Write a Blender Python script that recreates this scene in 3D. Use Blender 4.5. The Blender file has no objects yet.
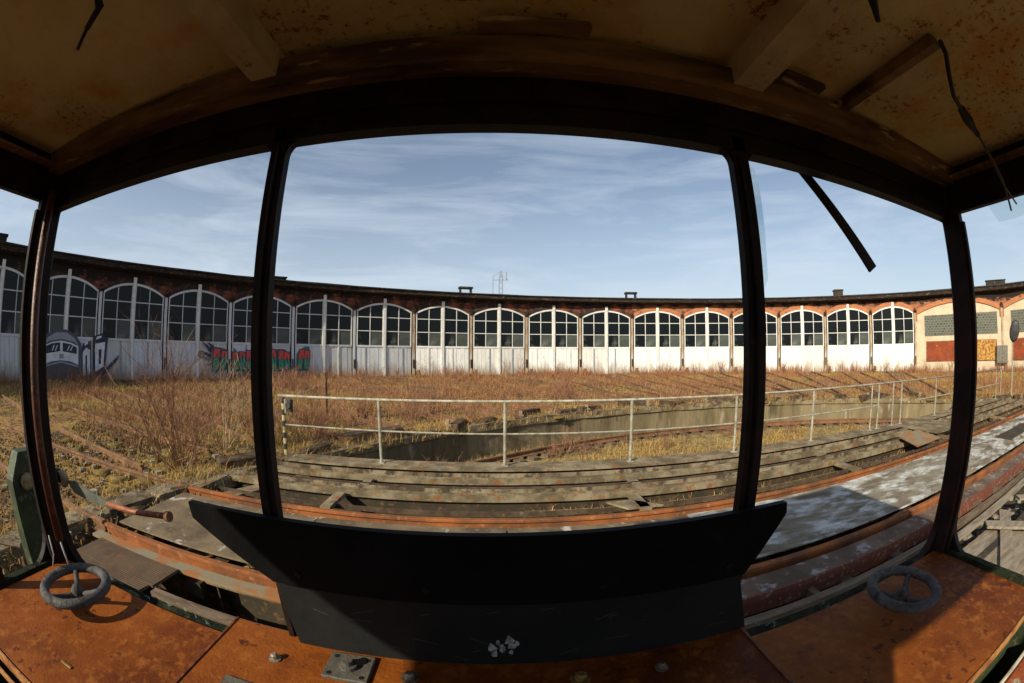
import bpy, math, random
import numpy as np
from mathutils import Matrix, Vector
random.seed(7); rng = np.random.default_rng(11)
S = bpy.context.scene; COL = S.collection
PI = math.pi; sin, cos = math.sin, math.cos

# ------------------------------------------------------------------ materials
def mat(name, c1, c2=None, scale=4, rough=.8, metal=0, c3=None, s3=20, t=(.42, .6), t3=(.55, .65), bump=.3, bscale=None, stretch=(1, 1, 1), spec=.3, detail=8, extra=None, bdist=.01):
    m = bpy.data.materials.new(name); m.use_nodes = True; nt = m.node_tree; N = nt.nodes; L = nt.links
    b = N['Principled BSDF']; b.inputs['Roughness'].default_value = rough; b.inputs['Metallic'].default_value = metal
    b.inputs['Specular IOR Level'].default_value = spec
    tc = N.new('ShaderNodeTexCoord'); mp = N.new('ShaderNodeMapping'); mp.inputs['Scale'].default_value = stretch
    L.new(tc.outputs['Object'], mp.inputs[0])
    def noise(s, d=detail):
        n = N.new('ShaderNodeTexNoise'); n.inputs['Scale'].default_value = s; n.inputs['Detail'].default_value = d; n.inputs['Roughness'].default_value = .65
        L.new(mp.outputs[0], n.inputs['Vector']); return n
    def ramp(src, a, z):
        r = N.new('ShaderNodeMapRange'); r.inputs[1].default_value = a; r.inputs[2].default_value = z; L.new(src, r.inputs[0]); return r.outputs[0]
    def mix(f, a, z):
        x = N.new('ShaderNodeMix'); x.data_type = 'RGBA'
        L.new(f, x.inputs[0])
        for i, v in ((6, a), (7, z)):
            if isinstance(v, tuple): x.inputs[i].default_value = (*v, 1)
            else: L.new(v, x.inputs[i])
        return x.outputs[2]
    col = None
    if c2: col = mix(ramp(noise(scale).outputs[0], *t), c1, c2)
    if c3: col = mix(ramp(noise(s3, 10).outputs[0], *t3), col or c1, c3)
    if extra: col = extra(N, L, mp, mix, ramp, noise, col or c1)
    if col is None: b.inputs['Base Color'].default_value = (*c1, 1)
    else: L.new(col, b.inputs['Base Color'])
    if bump:
        bp = N.new('ShaderNodeBump'); bp.inputs['Strength'].default_value = bump; bp.inputs['Distance'].default_value = bdist
        L.new(noise(bscale or scale * 6).outputs[0], bp.inputs['Height']); L.new(bp.outputs[0], b.inputs['Normal'])
    return m

M = {}
M['black'] = mat('black_paint', (.006, .004, .004), (.018, .008, .006), 9, .6, c3=(.05, .018, .010), s3=30, t3=(.62, .78), bump=.25, spec=.15)
M['maroon'] = mat('maroon_paint', (.012, .005, .005), (.028, .009, .007), 9, .6, c3=(.10, .035, .02), s3=30, t3=(.62, .78), bump=.3, spec=.2)
M['black_board'] = mat('board_black', (.003, .003, .003), (.006, .006, .006), 5, .55, c3=(.012, .011, .010), s3=14, t3=(.62, .8), bump=.2, spec=.06)
M['board_grey'] = mat('board_grey', (.010, .011, .011), (.015, .015, .015), 4, .5, c3=(.035, .035, .033), s3=11, t3=(.66, .85), bump=.2, spec=.15)
M['scratch'] = mat('scratch_grey', (.05, .05, .048), rough=.8, bump=0)
M['scrape'] = mat('white_scrape', (.35, .35, .35), (.1, .1, .1), 60, .8, t=(.4, .6))
M['brown_pipe'] = mat('brown_pipe', (.10, .035, .02), (.05, .018, .012), 12, .45, c3=(.16, .07, .04), s3=40)
M['green_black'] = mat('green_black', (.008, .011, .007), (.022, .026, .014), 14, .8, c3=(.05, .045, .02), s3=40, bump=.4, spec=.05)
M['green_post'] = mat('green_post', (.035, .050, .022), (.02, .028, .013), 10, .6, c3=(.12, .10, .05), s3=30)
M['desk'] = mat('rusty_desk', (.215, .058, .008), (.10, .022, .004), 2.4, .6, c3=(.28, .09, .015), s3=34, t3=(.50, .70), t=(.40, .60), bump=.6, bscale=120, spec=.12, bdist=.004,
    extra=lambda N, L, mp, mix, ramp, noise, col: mix(ramp(noise(7.5, 10).outputs[0], .60, .72), mix(ramp(noise(26, 8).outputs[0], .60, .66), col, (.07, .018, .008)), (.10, .024, .009)))
M['lip_shade'] = mat('desk_lip_shade', (.20, .055, .015), (.07, .018, .008), 30, .6)
M['desk_edge'] = mat('desk_edge', (.42, .20, .06), (.20, .06, .02), 22, .6)
M['wheel'] = mat('wheel_grey', (.062, .062, .066), (.105, .10, .097), 14, .7, c3=(.035, .028, .024), s3=50, t3=(.5, .62), bump=.5, spec=.15)
M['bolt'] = mat('bolt_metal', (.35, .30, .24), (.16, .11, .07), 60, .4, .6)
M['brass'] = mat('brass_metal', (.42, .28, .09), (.2, .12, .04), 60, .4, .6)
M['grey_metal'] = mat('grey_metal', (.07, .068, .06), (.12, .11, .09), 30, .6, .1, c3=(.08, .04, .02), s3=60)
M['rustpaint'] = mat('peeling_wall', (.30, .07, .025), (.36, .33, .24), 7, .7, t=(.52, .56), c3=(.14, .04, .02), s3=30)
M['white_line'] = mat('light_trim', (.55, .50, .42), (.35, .3, .22), 15, .6)
M['ceiling'] = mat('ceiling_board', (.60, .48, .26), (.48, .36, .18), 2.2, .85, c3=(.50, .25, .06), s3=4, t3=(.50, .68), bump=.25, bscale=30,
    extra=lambda N, L, mp, mix, ramp, noise, col: mix(ramp(noise(55, 9).outputs[0], .55, .62), col, mix(ramp(noise(2.2, 3).outputs[0], .5, .56), col, (.26, .08, .02))))
M['ceil_beam'] = mat('ceiling_beam', (.50, .40, .26), (.40, .30, .18), 6, .8, c3=(.18, .07, .025), s3=26, t3=(.6, .72))
M['trim'] = mat('roof_trim', (.20, .11, .055), (.05, .022, .012), 5, .7, c3=(.42, .32, .20), s3=9, t3=(.58, .66), stretch=(.4, 2, 2))
M['wire'] = mat('wire_black', (.012, .010, .010), rough=.5, bump=0)
M['wire_light'] = mat('wire_grey', (.09, .08, .07), rough=.6, bump=0)
M['copper'] = mat('copper_rod', (.30, .11, .05), (.17, .055, .028), 25, .5, .2, c3=(.12, .05, .03), s3=60)
M['knob'] = mat('knob_cream', (.33, .25, .15), (.20, .12, .06), 25, .5)
M['blade'] = mat('blade_grey', (.075, .080, .062), (.115, .115, .09), 15, .6, c3=(.06, .06, .05), s3=40)
M['white_wire'] = mat('white_wire', (.4, .42, .45), rough=.5, bump=0)
# glass shards
g = bpy.data.materials.new('clear_glass'); g.use_nodes = True; nt = g.node_tree; b = nt.nodes['Principled BSDF']
b.inputs['Base Color'].default_value = (.72, .88, .86, 1); b.inputs['Roughness'].default_value = .05; b.inputs['Transmission Weight'].default_value = .9; b.inputs['IOR'].default_value = 1.2
M['glass'] = g

def blades(N, L, mp, mix, ramp, noise, col):
    ge = N.new('ShaderNodeNewGeometry')
    return mix(ramp(ge.outputs['Random Per Island'], .15, .95), col, (.50, .33, .11))
M['rail'] = mat('rail_rust', (.29, .098, .032), (.13, .055, .028), 1.3, .85, c3=(.38, .19, .08), s3=12, t3=(.56, .72), t=(.40, .58), spec=.1, bump=.5)
M['rail_dull'] = mat('old_rail', (.19, .092, .042), (.10, .050, .026), 3, .85, c3=(.25, .16, .09), s3=14)
M['girder'] = mat('girder_grey', (.105, .082, .050), (.245, .20, .13), 2.5, .85, c3=(.19, .080, .032), s3=6, t3=(.53, .64), bump=.5, spec=.15,
    extra=lambda N, L, mp, mix, ramp, noise, col: mix(ramp(noise(16, 8).outputs[0], .58, .66), col, (.25, .18, .07)))
M['girder_dark'] = mat('girder_dark', (.030, .023, .014), (.05, .036, .02), 3, .85, c3=(.12, .06, .03), s3=12)
M['redflange'] = mat('red_flange', (.15, .040, .022), (.12, .045, .03), 5, .8, c3=(.26, .2, .12), s3=22)
M['deck_left'] = mat('deck_brown', (.165, .118, .068), (.085, .056, .032), 3, .85, c3=(.21, .17, .12), s3=12, t3=(.58, .68), bump=.4,
    extra=lambda N, L, mp, mix, ramp, noise, col: mix(ramp(noise(4.1, 12).outputs[0], .60, .66), col, (.40, .37, .31)))
M['deck_right'] = mat('deck_flaky_white', (.21, .175, .12), (.11, .080, .052), 3, .85, t=(.4, .62), bump=.5, stretch=(.55, 1.4, 1),
    extra=lambda N, L, mp, mix, ramp, noise, col: mix(ramp(noise(2.4, 14).outputs[0], .47, .58), col, mix(ramp(noise(9, 8).outputs[0], .42, .6), (.52, .52, .50), (.30, .275, .23))))
def check(N, L, mp, mix, ramp, noise, col):
    w = N.new('ShaderNodeTexChecker'); w.inputs['Scale'].default_value = 55
    m2 = N.new('ShaderNodeMapping'); m2.inputs['Rotation'].default_value = (0, 0, .78); L.new(mp.outputs[0], m2.inputs[0]); L.new(m2.outputs[0], w.inputs['Vector'])
    return mix(w.outputs['Fac'], col, (.05, .03, .018))
M['strip_rust'] = mat('kerb_rust', (.15, .095, .062), (.085, .050, .032), 2.5, .85, c3=(.26, .24, .22), s3=7, t3=(.56, .64), bump=.5)
M['checker'] = mat('checker_plate', (.135, .085, .042), (.085, .050, .026), 4, .75, c3=(.2, .085, .04), s3=9, extra=check)
M['plate_rust'] = mat('plate_rust', (.26, .105, .035), (.19, .16, .10), 4, .8, t=(.45, .55))
M['timber'] = mat('grey_timber', (.145, .105, .070), (.075, .050, .032), 3, .9, stretch=(1, 8, 8), c3=(.26, .14, .07), s3=6)
M['plank'] = mat('plank_wood', (.25, .205, .15), (.15, .115, .08), 3, .9, stretch=(1, 6, 6), c3=(.22, .10, .04), s3=5, t3=(.58, .66))
M['sleeper_dark'] = mat('rotten_wood', (.045, .028, .016), (.09, .06, .038), 6, .95, c3=(.16, .12, .08), s3=14, t3=(.6, .68), bump=.6)
M['sleeper'] = mat('sleeper_wood', (.085, .055, .035), (.14, .10, .065), 5, .95)
M['railing'] = mat('railing_grey', (.34, .325, .26), (.20, .185, .14), 6, .7, c3=(.2, .12, .07), s3=30)
M['stripe_y'] = mat('stripe_yellow', (.55, .47, .20), (.4, .33, .14), 20, .7)
M['stripe_b'] = mat('stripe_black', (.03, .03, .028), (.06, .05, .04), 20, .7)
M['concrete'] = mat('pit_concrete', (.20, .155, .088), (.115, .086, .045), 1.3, .95, c3=(.34, .29, .20), s3=3.5, t3=(.58, .72), stretch=(1, 1, .22), bump=.5, bdist=.03,
    extra=lambda N, L, mp, mix, ramp, noise, col: mix(ramp(noise(2.0, 12).outputs[0], .55, .66), col, (.075, .058, .032)))
M['coping'] = mat('coping_stone', (.23, .185, .12), (.11, .08, .048), 2, .95, c3=(.06, .042, .026), s3=4, t3=(.5, .58), bump=.8, bdist=.04)
M['brick'] = None
def brickmat(name, b1, b2, mortar, soot, hh=1.2, lo=.0):
    def ex(N, L, mp, mix, ramp, noise, col):
        br = N.new('ShaderNodeTexBrick'); br.inputs['Scale'].default_value = 1
        br.inputs['Color1'].default_value = (*b1, 1); br.inputs['Color2'].default_value = (*b2, 1); br.inputs['Mortar'].default_value = (*mortar, 1)
        br.inputs['Brick Width'].default_value = .25; br.inputs['Row Height'].default_value = .078; br.inputs['Mortar Size'].default_value = .008
        mm = N.new('ShaderNodeMapping'); mm.inputs['Rotation'].default_value = (-PI / 2, 0, 0); L.new(mp.outputs[0], mm.inputs[0]); L.new(mm.outputs[0], br.inputs['Vector'])
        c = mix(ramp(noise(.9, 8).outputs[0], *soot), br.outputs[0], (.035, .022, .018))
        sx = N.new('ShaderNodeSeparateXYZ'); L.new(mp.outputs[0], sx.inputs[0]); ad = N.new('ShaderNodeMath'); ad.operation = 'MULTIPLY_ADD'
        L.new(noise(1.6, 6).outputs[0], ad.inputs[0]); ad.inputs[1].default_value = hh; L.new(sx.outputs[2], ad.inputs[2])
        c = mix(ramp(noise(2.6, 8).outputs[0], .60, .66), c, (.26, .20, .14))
        return mix(ramp(ad.outputs[0], 5.55 + hh * .5 - lo, 5.75 + hh * .5 - lo), c, (.018, .013, .011))  # dark band under the eaves: soot with the eave shadow painted in
    return mat(name, b1, rough=.95, bump=.5, bscale=14, bdist=.03, extra=ex)
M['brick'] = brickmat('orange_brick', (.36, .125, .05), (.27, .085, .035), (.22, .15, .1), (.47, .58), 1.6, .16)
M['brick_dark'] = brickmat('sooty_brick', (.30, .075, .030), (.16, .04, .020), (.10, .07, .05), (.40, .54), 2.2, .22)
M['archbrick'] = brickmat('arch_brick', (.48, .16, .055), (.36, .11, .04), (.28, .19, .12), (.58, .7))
M['roof'] = mat('roof_felt', (.020, .017, .015), (.038, .031, .026), 2, .9, c3=(.1, .085, .07), s3=6)
M['fascia'] = mat('fascia_wood', (.016, .011, .008), (.034, .022, .014), 2, .95, c3=(.13, .10, .075), s3=5, t3=(.57, .66), stretch=(.6, 1, 1.6), bump=.5, bdist=.03)
def pervary(N, L, mp, mix, ramp, noise, col):
    oi = N.new('ShaderNodeObjectInfo')
    c = mix(ramp(oi.outputs['Random'], .45, 1.5), col, (.40, .37, .33))
    sx = N.new('ShaderNodeSeparateXYZ'); L.new(mp.outputs[0], sx.inputs[0]); ad = N.new('ShaderNodeMath'); ad.operation = 'MULTIPLY_ADD'; L.new(noise(1.3, 8).outputs[0], ad.inputs[0]); ad.inputs[1].default_value = -1.4; L.new(sx.outputs[2], ad.inputs[2])
    c = mix(ramp(ad.outputs[0], -.15, -.75), c, (.30, .24, .18))
    return mix(ramp(noise(2.3, 12).outputs[0], .63, .67), c, (.36, .29, .22))
for k_, (a_, b_) in dict(doorwhite=((.80, .79, .76), (.69, .68, .65)), doorshaded=((.58, .60, .64), (.49, .51, .54))).items():  # second entry: same white paint with the left bays' shade in its colour
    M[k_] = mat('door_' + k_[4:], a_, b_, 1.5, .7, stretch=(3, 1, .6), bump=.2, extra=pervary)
M['doorframe'] = mat('door_frame_white', (.68, .67, .64), (.55, .53, .49), 2, .7, c3=(.36, .26, .18), s3=8, t3=(.63, .76), bump=.1)
M['pier'] = mat('pier_iron', (.44, .38, .30), (.30, .17, .08), 2.2, .85, stretch=(1, 1, .5), c3=(.10, .06, .035), s3=5, t3=(.56, .66))
def panes(N, L, mp, mix, ramp, noise, col):
    ge = N.new('ShaderNodeNewGeometry')
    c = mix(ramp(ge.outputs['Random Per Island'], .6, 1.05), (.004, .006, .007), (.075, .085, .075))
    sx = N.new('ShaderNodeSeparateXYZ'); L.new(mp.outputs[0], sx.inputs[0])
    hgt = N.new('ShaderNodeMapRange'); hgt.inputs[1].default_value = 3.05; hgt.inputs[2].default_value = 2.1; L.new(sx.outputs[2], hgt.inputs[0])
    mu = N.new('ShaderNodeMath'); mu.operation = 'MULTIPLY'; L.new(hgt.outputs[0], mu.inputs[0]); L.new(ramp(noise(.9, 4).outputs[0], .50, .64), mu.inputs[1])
    return mix(mu.outputs[0], c, (.13, .14, .12))  # lower panes lightened in colour to stand for reflections
M['pane'] = mat('window_glass', (.01, .012, .014), rough=.22, bump=.15, bscale=6, spec=.2, extra=panes, bdist=.02)
M['plaster'] = mat('cream_plaster', (.54, .44, .31), (.45, .36, .25), 1.2, .95, c3=(.40, .33, .24), s3=3, t3=(.6, .75))
def blocks(N, L, mp, mix, ramp, noise, col):
    br = N.new('ShaderNodeTexBrick'); br.inputs['Scale'].default_value = 1; br.offset = .5
    br.inputs['Color1'].default_value = (.07, .075, .055, 1); br.inputs['Color2'].default_value = (.025, .03, .022, 1); br.inputs['Mortar'].default_value = (.13, .13, .10, 1)
    br.inputs['Brick Width'].default_value = .30; br.inputs['Row Height'].default_value = .2; br.inputs['Mortar Size'].default_value = .035
    mm = N.new('ShaderNodeMapping'); mm.inputs['Rotation'].default_value = (-PI / 2, 0, 0); L.new(mp.outputs[0], mm.inputs[0]); L.new(mm.outputs[0], br.inputs['Vector'])
    return mix(ramp(noise(4, 8).outputs[0], .5, .62), br.outputs[0], (.10, .10, .08))
M['glassblock'] = mat('glass_block', (.14, .15, .12), rough=.6, extra=blocks, bump=.2)
M['mural_red'] = mat('mural_red', (.25, .048, .012), (.17, .035, .012), 1.2, .8, c3=(.42, .17, .03), s3=1.6, t3=(.60, .68), t=(.4, .55))
M['mural_yellow'] = mat('mural_yellow', (.40, .21, .035), (.22, .075, .02), 4.5, .8, c3=(.46, .34, .12), s3=6, t3=(.54, .60), t=(.45, .53))
for n, c in dict(g_navy=(.022, .028, .055), g_slate=(.075, .08, .11), g_white=(.66, .66, .68), g_grey=(.28, .30, .34), g_brown=(.10, .075, .08), g_red=(.62, .075, .06), g_green=(.03, .27, .16), g_teal=(.05, .13, .15), g_orange=(.5, .22, .06)).items():
    M[n] = mat('spray_' + n[2:], c, tuple(x * .75 + .03 for x in c), 5, .8, bump=0)

def earth(N, L, mp, mix, ramp, noise, col):
    c = mix(ramp(noise(.42, 8).outputs[0], .50, .60), col, (.30, .19, .035))
    c = mix(ramp(noise(.9, 10).outputs[0], .58, .64), c, (.055, .038, .024))
    return mix(ramp(noise(9, 6).outputs[0], .62, .70), c, (.30, .27, .22))
M['ground'] = mat('ground_earth', (.21, .108, .038), (.32, .18, .055), 1.1, 1, c3=(.055, .033, .015), s3=5.5, t3=(.5, .62), bump=1, bscale=12, bdist=.06, extra=earth)
M['pitfloor'] = mat('pit_floor', (.27, .185, .075), (.13, .085, .038), 2.1, 1, c3=(.33, .24, .07), s3=6, t3=(.5, .58), bump=1, bscale=14, bdist=.06)
M['dark_floor'] = mat('dark_floor', (.030, .024, .016), (.06, .05, .03), 4, 1, c3=(.10, .09, .05), s3=13, t3=(.6, .68), bump=.8, bdist=.04)
M['straw'] = mat('straw_grass', (.33, .185, .055), (.16, .080, .030), .8, 1, bump=0, extra=blades)
M['greenish'] = mat('green_grass', (.11, .13, .022), (.22, .19, .045), .6, 1, bump=0, extra=blades)
M['twig'] = mat('twig_red', (.33, .155, .070), (.19, .085, .040), 4, .9, bump=0)
M['shrub_twig'] = mat('shrub_twig', (.30, .15, .085), (.17, .080, .048), 4, .9, bump=0)
M['twig_pale'] = mat('twig_pale', (.34, .25, .15), (.26, .18, .11), 4, .9, bump=0)
M['leaf'] = mat('dead_leaf', (.25, .15, .055), (.09, .052, .025), 9, .9, bump=0)
M['moss'] = mat('moss_ochre', (.17, .115, .028), (.10, .065, .02), 9, 1, c3=(.24, .15, .035), s3=22)
M['stone'] = mat('rubble_stone', (.27, .235, .18), (.14, .115, .085), 8, .95)
M['mirror_back'] = mat('mirror_dark', (.03, .03, .03), (.055, .05, .045), 8, .5)
M['cabinet'] = mat('cabinet_grey', (.17, .16, .13), (.09, .08, .065), 9, .7, c3=(.25, .22, .17), s3=20)
M['pylon'] = mat('pylon_steel', (.20, .22, .25), rough=.7, bump=0)
M['hills'] = mat('far_trees', (.05, .05, .04), (.08, .075, .06), .05, 1, bump=0)

# ------------------------------------------------------------------ mesh helpers
class MB:
    def __init__(s): s.v = []; s.f = []; s.mi = []; s.cur = 0; s.st = []
    def add(s, vs, fs):
        o = len(s.v); s.st.append((o, len(s.f))); s.v += [tuple(v) for v in vs]; s.f += [tuple(i + o for i in f) for f in fs]; s.mi += [s.cur] * len(fs); return s
    def box(s, x0, x1, y0, y1, z0, z1, ch=0):
        if ch:
            return s.cbox(x0, x1, y0, y1, z0, z1, ch)
        return s.add([(x, y, z) for x in (x0, x1) for y in (y0, y1) for z in (z0, z1)],
                     [(0, 1, 3, 2), (4, 6, 7, 5), (0, 4, 5, 1), (2, 3, 7, 6), (0, 2, 6, 4), (1, 5, 7, 3)])
    def cbox(s, x0, x1, y0, y1, z0, z1, c):   # box with chamfered top and vertical edges
        def ring(z, i): return [(x0 + i + c, y0 + i, z), (x1 - i - c, y0 + i, z), (x1 - i, y0 + i + c, z), (x1 - i, y1 - i - c, z), (x1 - i - c, y1 - i, z), (x0 + i + c, y1 - i, z), (x0 + i, y1 - i - c, z), (x0 + i, y0 + i + c, z)]
        rs = [ring(z0, 0), ring(z1 - c, 0), ring(z1, c * .8)]
        vs = sum(rs, []); fs = [tuple(range(7, -1, -1)), tuple(range(16, 24))]
        for k in range(2):
            for i in range(8): j = (i + 1) % 8; fs.append((k * 8 + i, k * 8 + j, k * 8 + 8 + j, k * 8 + 8 + i))
        return s.add(vs, fs)
    def prism(s, pts, a, b, ax='y'):          # pts polygon in the two other axes, extruded a..b along ax
        n = len(pts)
        def p(q, t): return (q[0], t, q[1]) if ax == 'y' else ((t, q[0], q[1]) if ax == 'x' else (q[0], q[1], t))
        vs = [p(q, a) for q in pts] + [p(q, b) for q in pts]
        fs = [tuple(range(n)), tuple(range(2 * n - 1, n - 1, -1))] + [(i, n + i, n + (i + 1) % n, (i + 1) % n) for i in range(n)]
        return s.add(vs, fs)
    def tube(s, path, r, n=8, caps=True):
        path = [Vector(p) for p in path]; k = len(path)
        rs = r if isinstance(r, (list, tuple)) else [r] * k
        vs = []
        for i, p in enumerate(path):
            d = (path[min(i + 1, k - 1)] - path[max(i - 1, 0)])
            d = d.normalized() if d.length > 1e-9 else Vector((0, 0, 1))
            u = d.cross(Vector((0, 0, 1)) if abs(d.z) < .9 else Vector((1, 0, 0))).normalized(); w = d.cross(u)
            for j in range(n):
                a = 2 * PI * j / n; vs.append(p + (u * cos(a) + w * sin(a)) * rs[i])
        fs = [(i * n + j, i * n + (j + 1) % n, (i + 1) * n + (j + 1) % n, (i + 1) * n + j) for i in range(k - 1) for j in range(n)]
        if caps: fs += [tuple(range(n - 1, -1, -1)), tuple(range((k - 1) * n, k * n))]
        return s.add(vs, fs)
    def lathe(s, prof, c=(0, 0, 0), n=20, ax='z'):
        vs = []
        for r, z in prof:
            for j in range(n):
                a = 2 * PI * j / n; q = (r * cos(a), r * sin(a), z)
                if ax == 'y': q = (q[0], z, q[1])
                if ax == 'x': q = (z, q[0], q[1])
                vs.append((q[0] + c[0], q[1] + c[1], q[2] + c[2]))
        k = len(prof)
        fs = [(i * n + j, i * n + (j + 1) % n, (i + 1) * n + (j + 1) % n, (i + 1) * n + j) for i in range(k - 1) for j in range(n)]
        fs += [tuple(range(n - 1, -1, -1)), tuple(range((k - 1) * n, k * n))]
        return s.add(vs, fs)
    def build(s, name, m, parent=None, smooth=False, fn=None, loc=None, rz=0):
        me = bpy.data.meshes.new(name)
        v = [fn(*p) for p in s.v] if fn else s.v
        me.from_pydata(v, [], s.f)
        ms = m if isinstance(m, list) else [m]
        for x in ms: me.materials.append(M[x])
        if len(ms) > 1: me.polygons.foreach_set('material_index', s.mi)
        if smooth: me.polygons.foreach_set('use_smooth', [True] * len(me.polygons))
        me.update()
        o = bpy.data.objects.new(name, me); COL.objects.link(o)
        if parent: o.parent = parent
        if loc: o.location = loc
        if rz: o.rotation_euler.z = rz
        return o
def each(b, name, m, parent, loc=None, rz=0, fn=None):   # every piece an object of its own
    out = []
    for k, (vo, fo) in enumerate(b.st):
        v1, f1 = b.st[k + 1] if k + 1 < len(b.st) else (len(b.v), len(b.f))
        c = MB(); c.v = b.v[vo:v1]; c.f = [tuple(i - vo for i in f) for f in b.f[fo:f1]]; c.mi = [0] * len(c.f)
        out.append(fixn(c.build(name, m, parent, fn=fn, loc=loc, rz=rz)))
    return out
def fixn(o):
    import bmesh
    b = bmesh.new(); b.from_mesh(o.data); bmesh.ops.recalc_face_normals(b, faces=b.faces); b.to_mesh(o.data); b.free(); return o
def tag(o, label=None, cat=None, group=None, kind=None):
    if label: o['label'] = label
    if cat: o['category'] = cat
    if group: o['group'] = group
    if kind: o['kind'] = kind
    return o
def empty(name, loc=(0, 0, 0), rz=0, label=None, cat=None, group=None):
    o = bpy.data.objects.new(name, None); COL.objects.link(o); o.location = loc; o.rotation_euler.z = rz; o.empty_display_size = .1
    return tag(o, label, cat, group)
def npmesh(name, v, f, m):
    me = bpy.data.meshes.new(name); me.vertices.add(len(v)); me.vertices.foreach_set('co', v.astype(np.float32).ravel())
    k = f.shape[1]; me.loops.add(f.size); me.loops.foreach_set('vertex_index', f.astype(np.int32).ravel())
    me.polygons.add(len(f)); me.polygons.foreach_set('loop_start', np.arange(0, f.size, k, dtype=np.int32)); me.polygons.foreach_set('loop_total', np.full(len(f), k, dtype=np.int32))
    me.materials.append(M[m]); me.update(calc_edges=True); me.validate()
    o = bpy.data.objects.new(name, me); COL.objects.link(o); return o

# ------------------------------------------------------------------ layout constants (metres; z = 0 is the rail top of the bridge)
RC = (7.79, -2.71); RR = 34.36; A0 = -1.035; ST = .125            # roundhouse arc
PC = (6.9, 1.2); PR = 11.3; PZ = -.88                              # turntable pit
NEAR, FAR = 2.53, 4.03                                            # the two rails of the bridge
XL, XR = -3.95, 17.6
def kz(i): return 1 + .0013 * (i - 8) ** 2

# ------------------------------------------------------------------ setting
gz = -.1
def ringmesh():
    rads = [PR + .02, PR + .6, 13, 15, 18, 22, 27, 34, 42, 55, 80, 130, 260, 900]; n = 160; v = []; f = []
    for r in rads:
        for j in range(n):
            a = 2 * PI * j / n; x = PC[0] + r * cos(a); y = PC[1] + r * sin(a)
            dz = 0
            if 12 < r < 42: dz = .05 * sin(x * .9 + .3 * y) * cos(y * .7) * (1 if r > 13 else .4)
            v.append((x, y, gz + dz))
    for i in range(len(rads) - 1):
        for j in range(n):
            k = (j + 1) % n; f.append((i * n + j, (i + 1) * n + j, (i + 1) * n + k, i * n + k))
    return v, f
b = MB(); b.add(*ringmesh()); tag(fixn(b.build('ground', 'ground')), kind='structure')
b = MB(); n = 120; b.add([(PC[0] + (PR - .01) * cos(2 * PI * j / n), PC[1] + (PR - .01) * sin(2 * PI * j / n), PZ) for j in range(n)], [tuple(range(n))]); tag(b.build('pit_floor', 'pitfloor'), kind='structure')
# pit retaining wall + coping
b = MB(); n = 140
prof = [(PR + .38, gz + .03), (PR - .02, gz + .04), (PR - .05, gz - .10), (PR, gz - .12), (PR + .0, PZ - .05)]
v = []; f = []
for j in range(n):
    a = 2 * PI * j / n
    for k, (r, z) in enumerate(prof):
        w = (rng.random() - .5) * .03 if k < 3 else 0
        v.append((PC[0] + (r + w) * cos(a), PC[1] + (r + w) * sin(a), z + w * .6))
K = len(prof)
for j in range(n):
    l = (j + 1) % n
    for k in range(K - 1): f.append((j * K + k, l * K + k, l * K + k + 1, j * K + k + 1))
b.add(v, f); pw = b.build('pit_wall', 'concrete'); tag(pw, 'weathered concrete retaining wall curving round the turntable pit', 'wall')
b = MB()
for k in range(90):
    a0 = 2 * PI * k / 90 + .004; a1 = 2 * PI * (k + 1) / 90 - .004; h = gz + .055 + rng.random() * .03; ri = PR - .04 + rng.random() * .03; ro = PR + .36
    P = [(PC[0] + r * cos(a), PC[1] + r * sin(a)) for r, a in ((ri, a0), (ri, a1), (ro, a1), (ro, a0))]
    if rng.random() < .7: b.prism(P, gz - .06, h, 'z')
each(b, 'coping_stone', 'coping', pw)
# ring rail in the pit
def railprof(s, path, z, m, name, parent=None, w=.07, h=.14):
    b = MB(); v = []; f = []; sec = [(-.062, 0), (.062, 0), (.062, .015), (.012, .03), (.012, h - .04), (w / 2, h - .032), (w / 2, h - .006), (w / 2 - .01, h), (-w / 2 + .01, h), (-w / 2, h - .006), (-w / 2, h - .032), (-.012, h - .04), (-.012, .03), (-.062, .015)]
    K = len(sec); P = [Vector(p) for p in path]; n = len(P)
    for i, p in enumerate(P):
        d = (P[min(i + 1, n - 1)] - P[max(i - 1, 0)]).normalized(); u = Vector((-d.y, d.x, 0))
        for (o, q) in sec: v.append(p + u * o + Vector((0, 0, z - h + q)))
    for i in range(n - 1):
        for k in range(K): l = (k + 1) % K; f.append((i * K + k, i * K + l, (i + 1) * K + l, (i + 1) * K + k))
    f += [tuple(range(K)), tuple(range((n - 1) * K, n * K))]
    b.add(v, f); return fixn(b.build(name, m, parent))
ringr = PR - .75
rr = empty('ring_rail', (PC[0], PC[1], PZ), label='rusty circular running rail on the floor of the turntable pit', cat='rail')
railprof(0, [(ringr * cos(a), ringr * sin(a), 0) for a in np.linspace(0, PI, 90)], .22, 'rail_dull', 'rail_head', rr)
b = MB()
for a in np.linspace(.02, PI - .02, 74):
    c, s_ = cos(a), sin(a)
    P = [(c * (ringr + dx) - s_ * dy, s_ * (ringr + dx) + c * dy) for dx, dy in ((-.3, -.1), (.3, -.1), (.3, .1), (-.3, .1))]
    b.prism(P, 0, .075, 'z')
each(b, 'sleeper', 'sleeper', rr)

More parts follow.
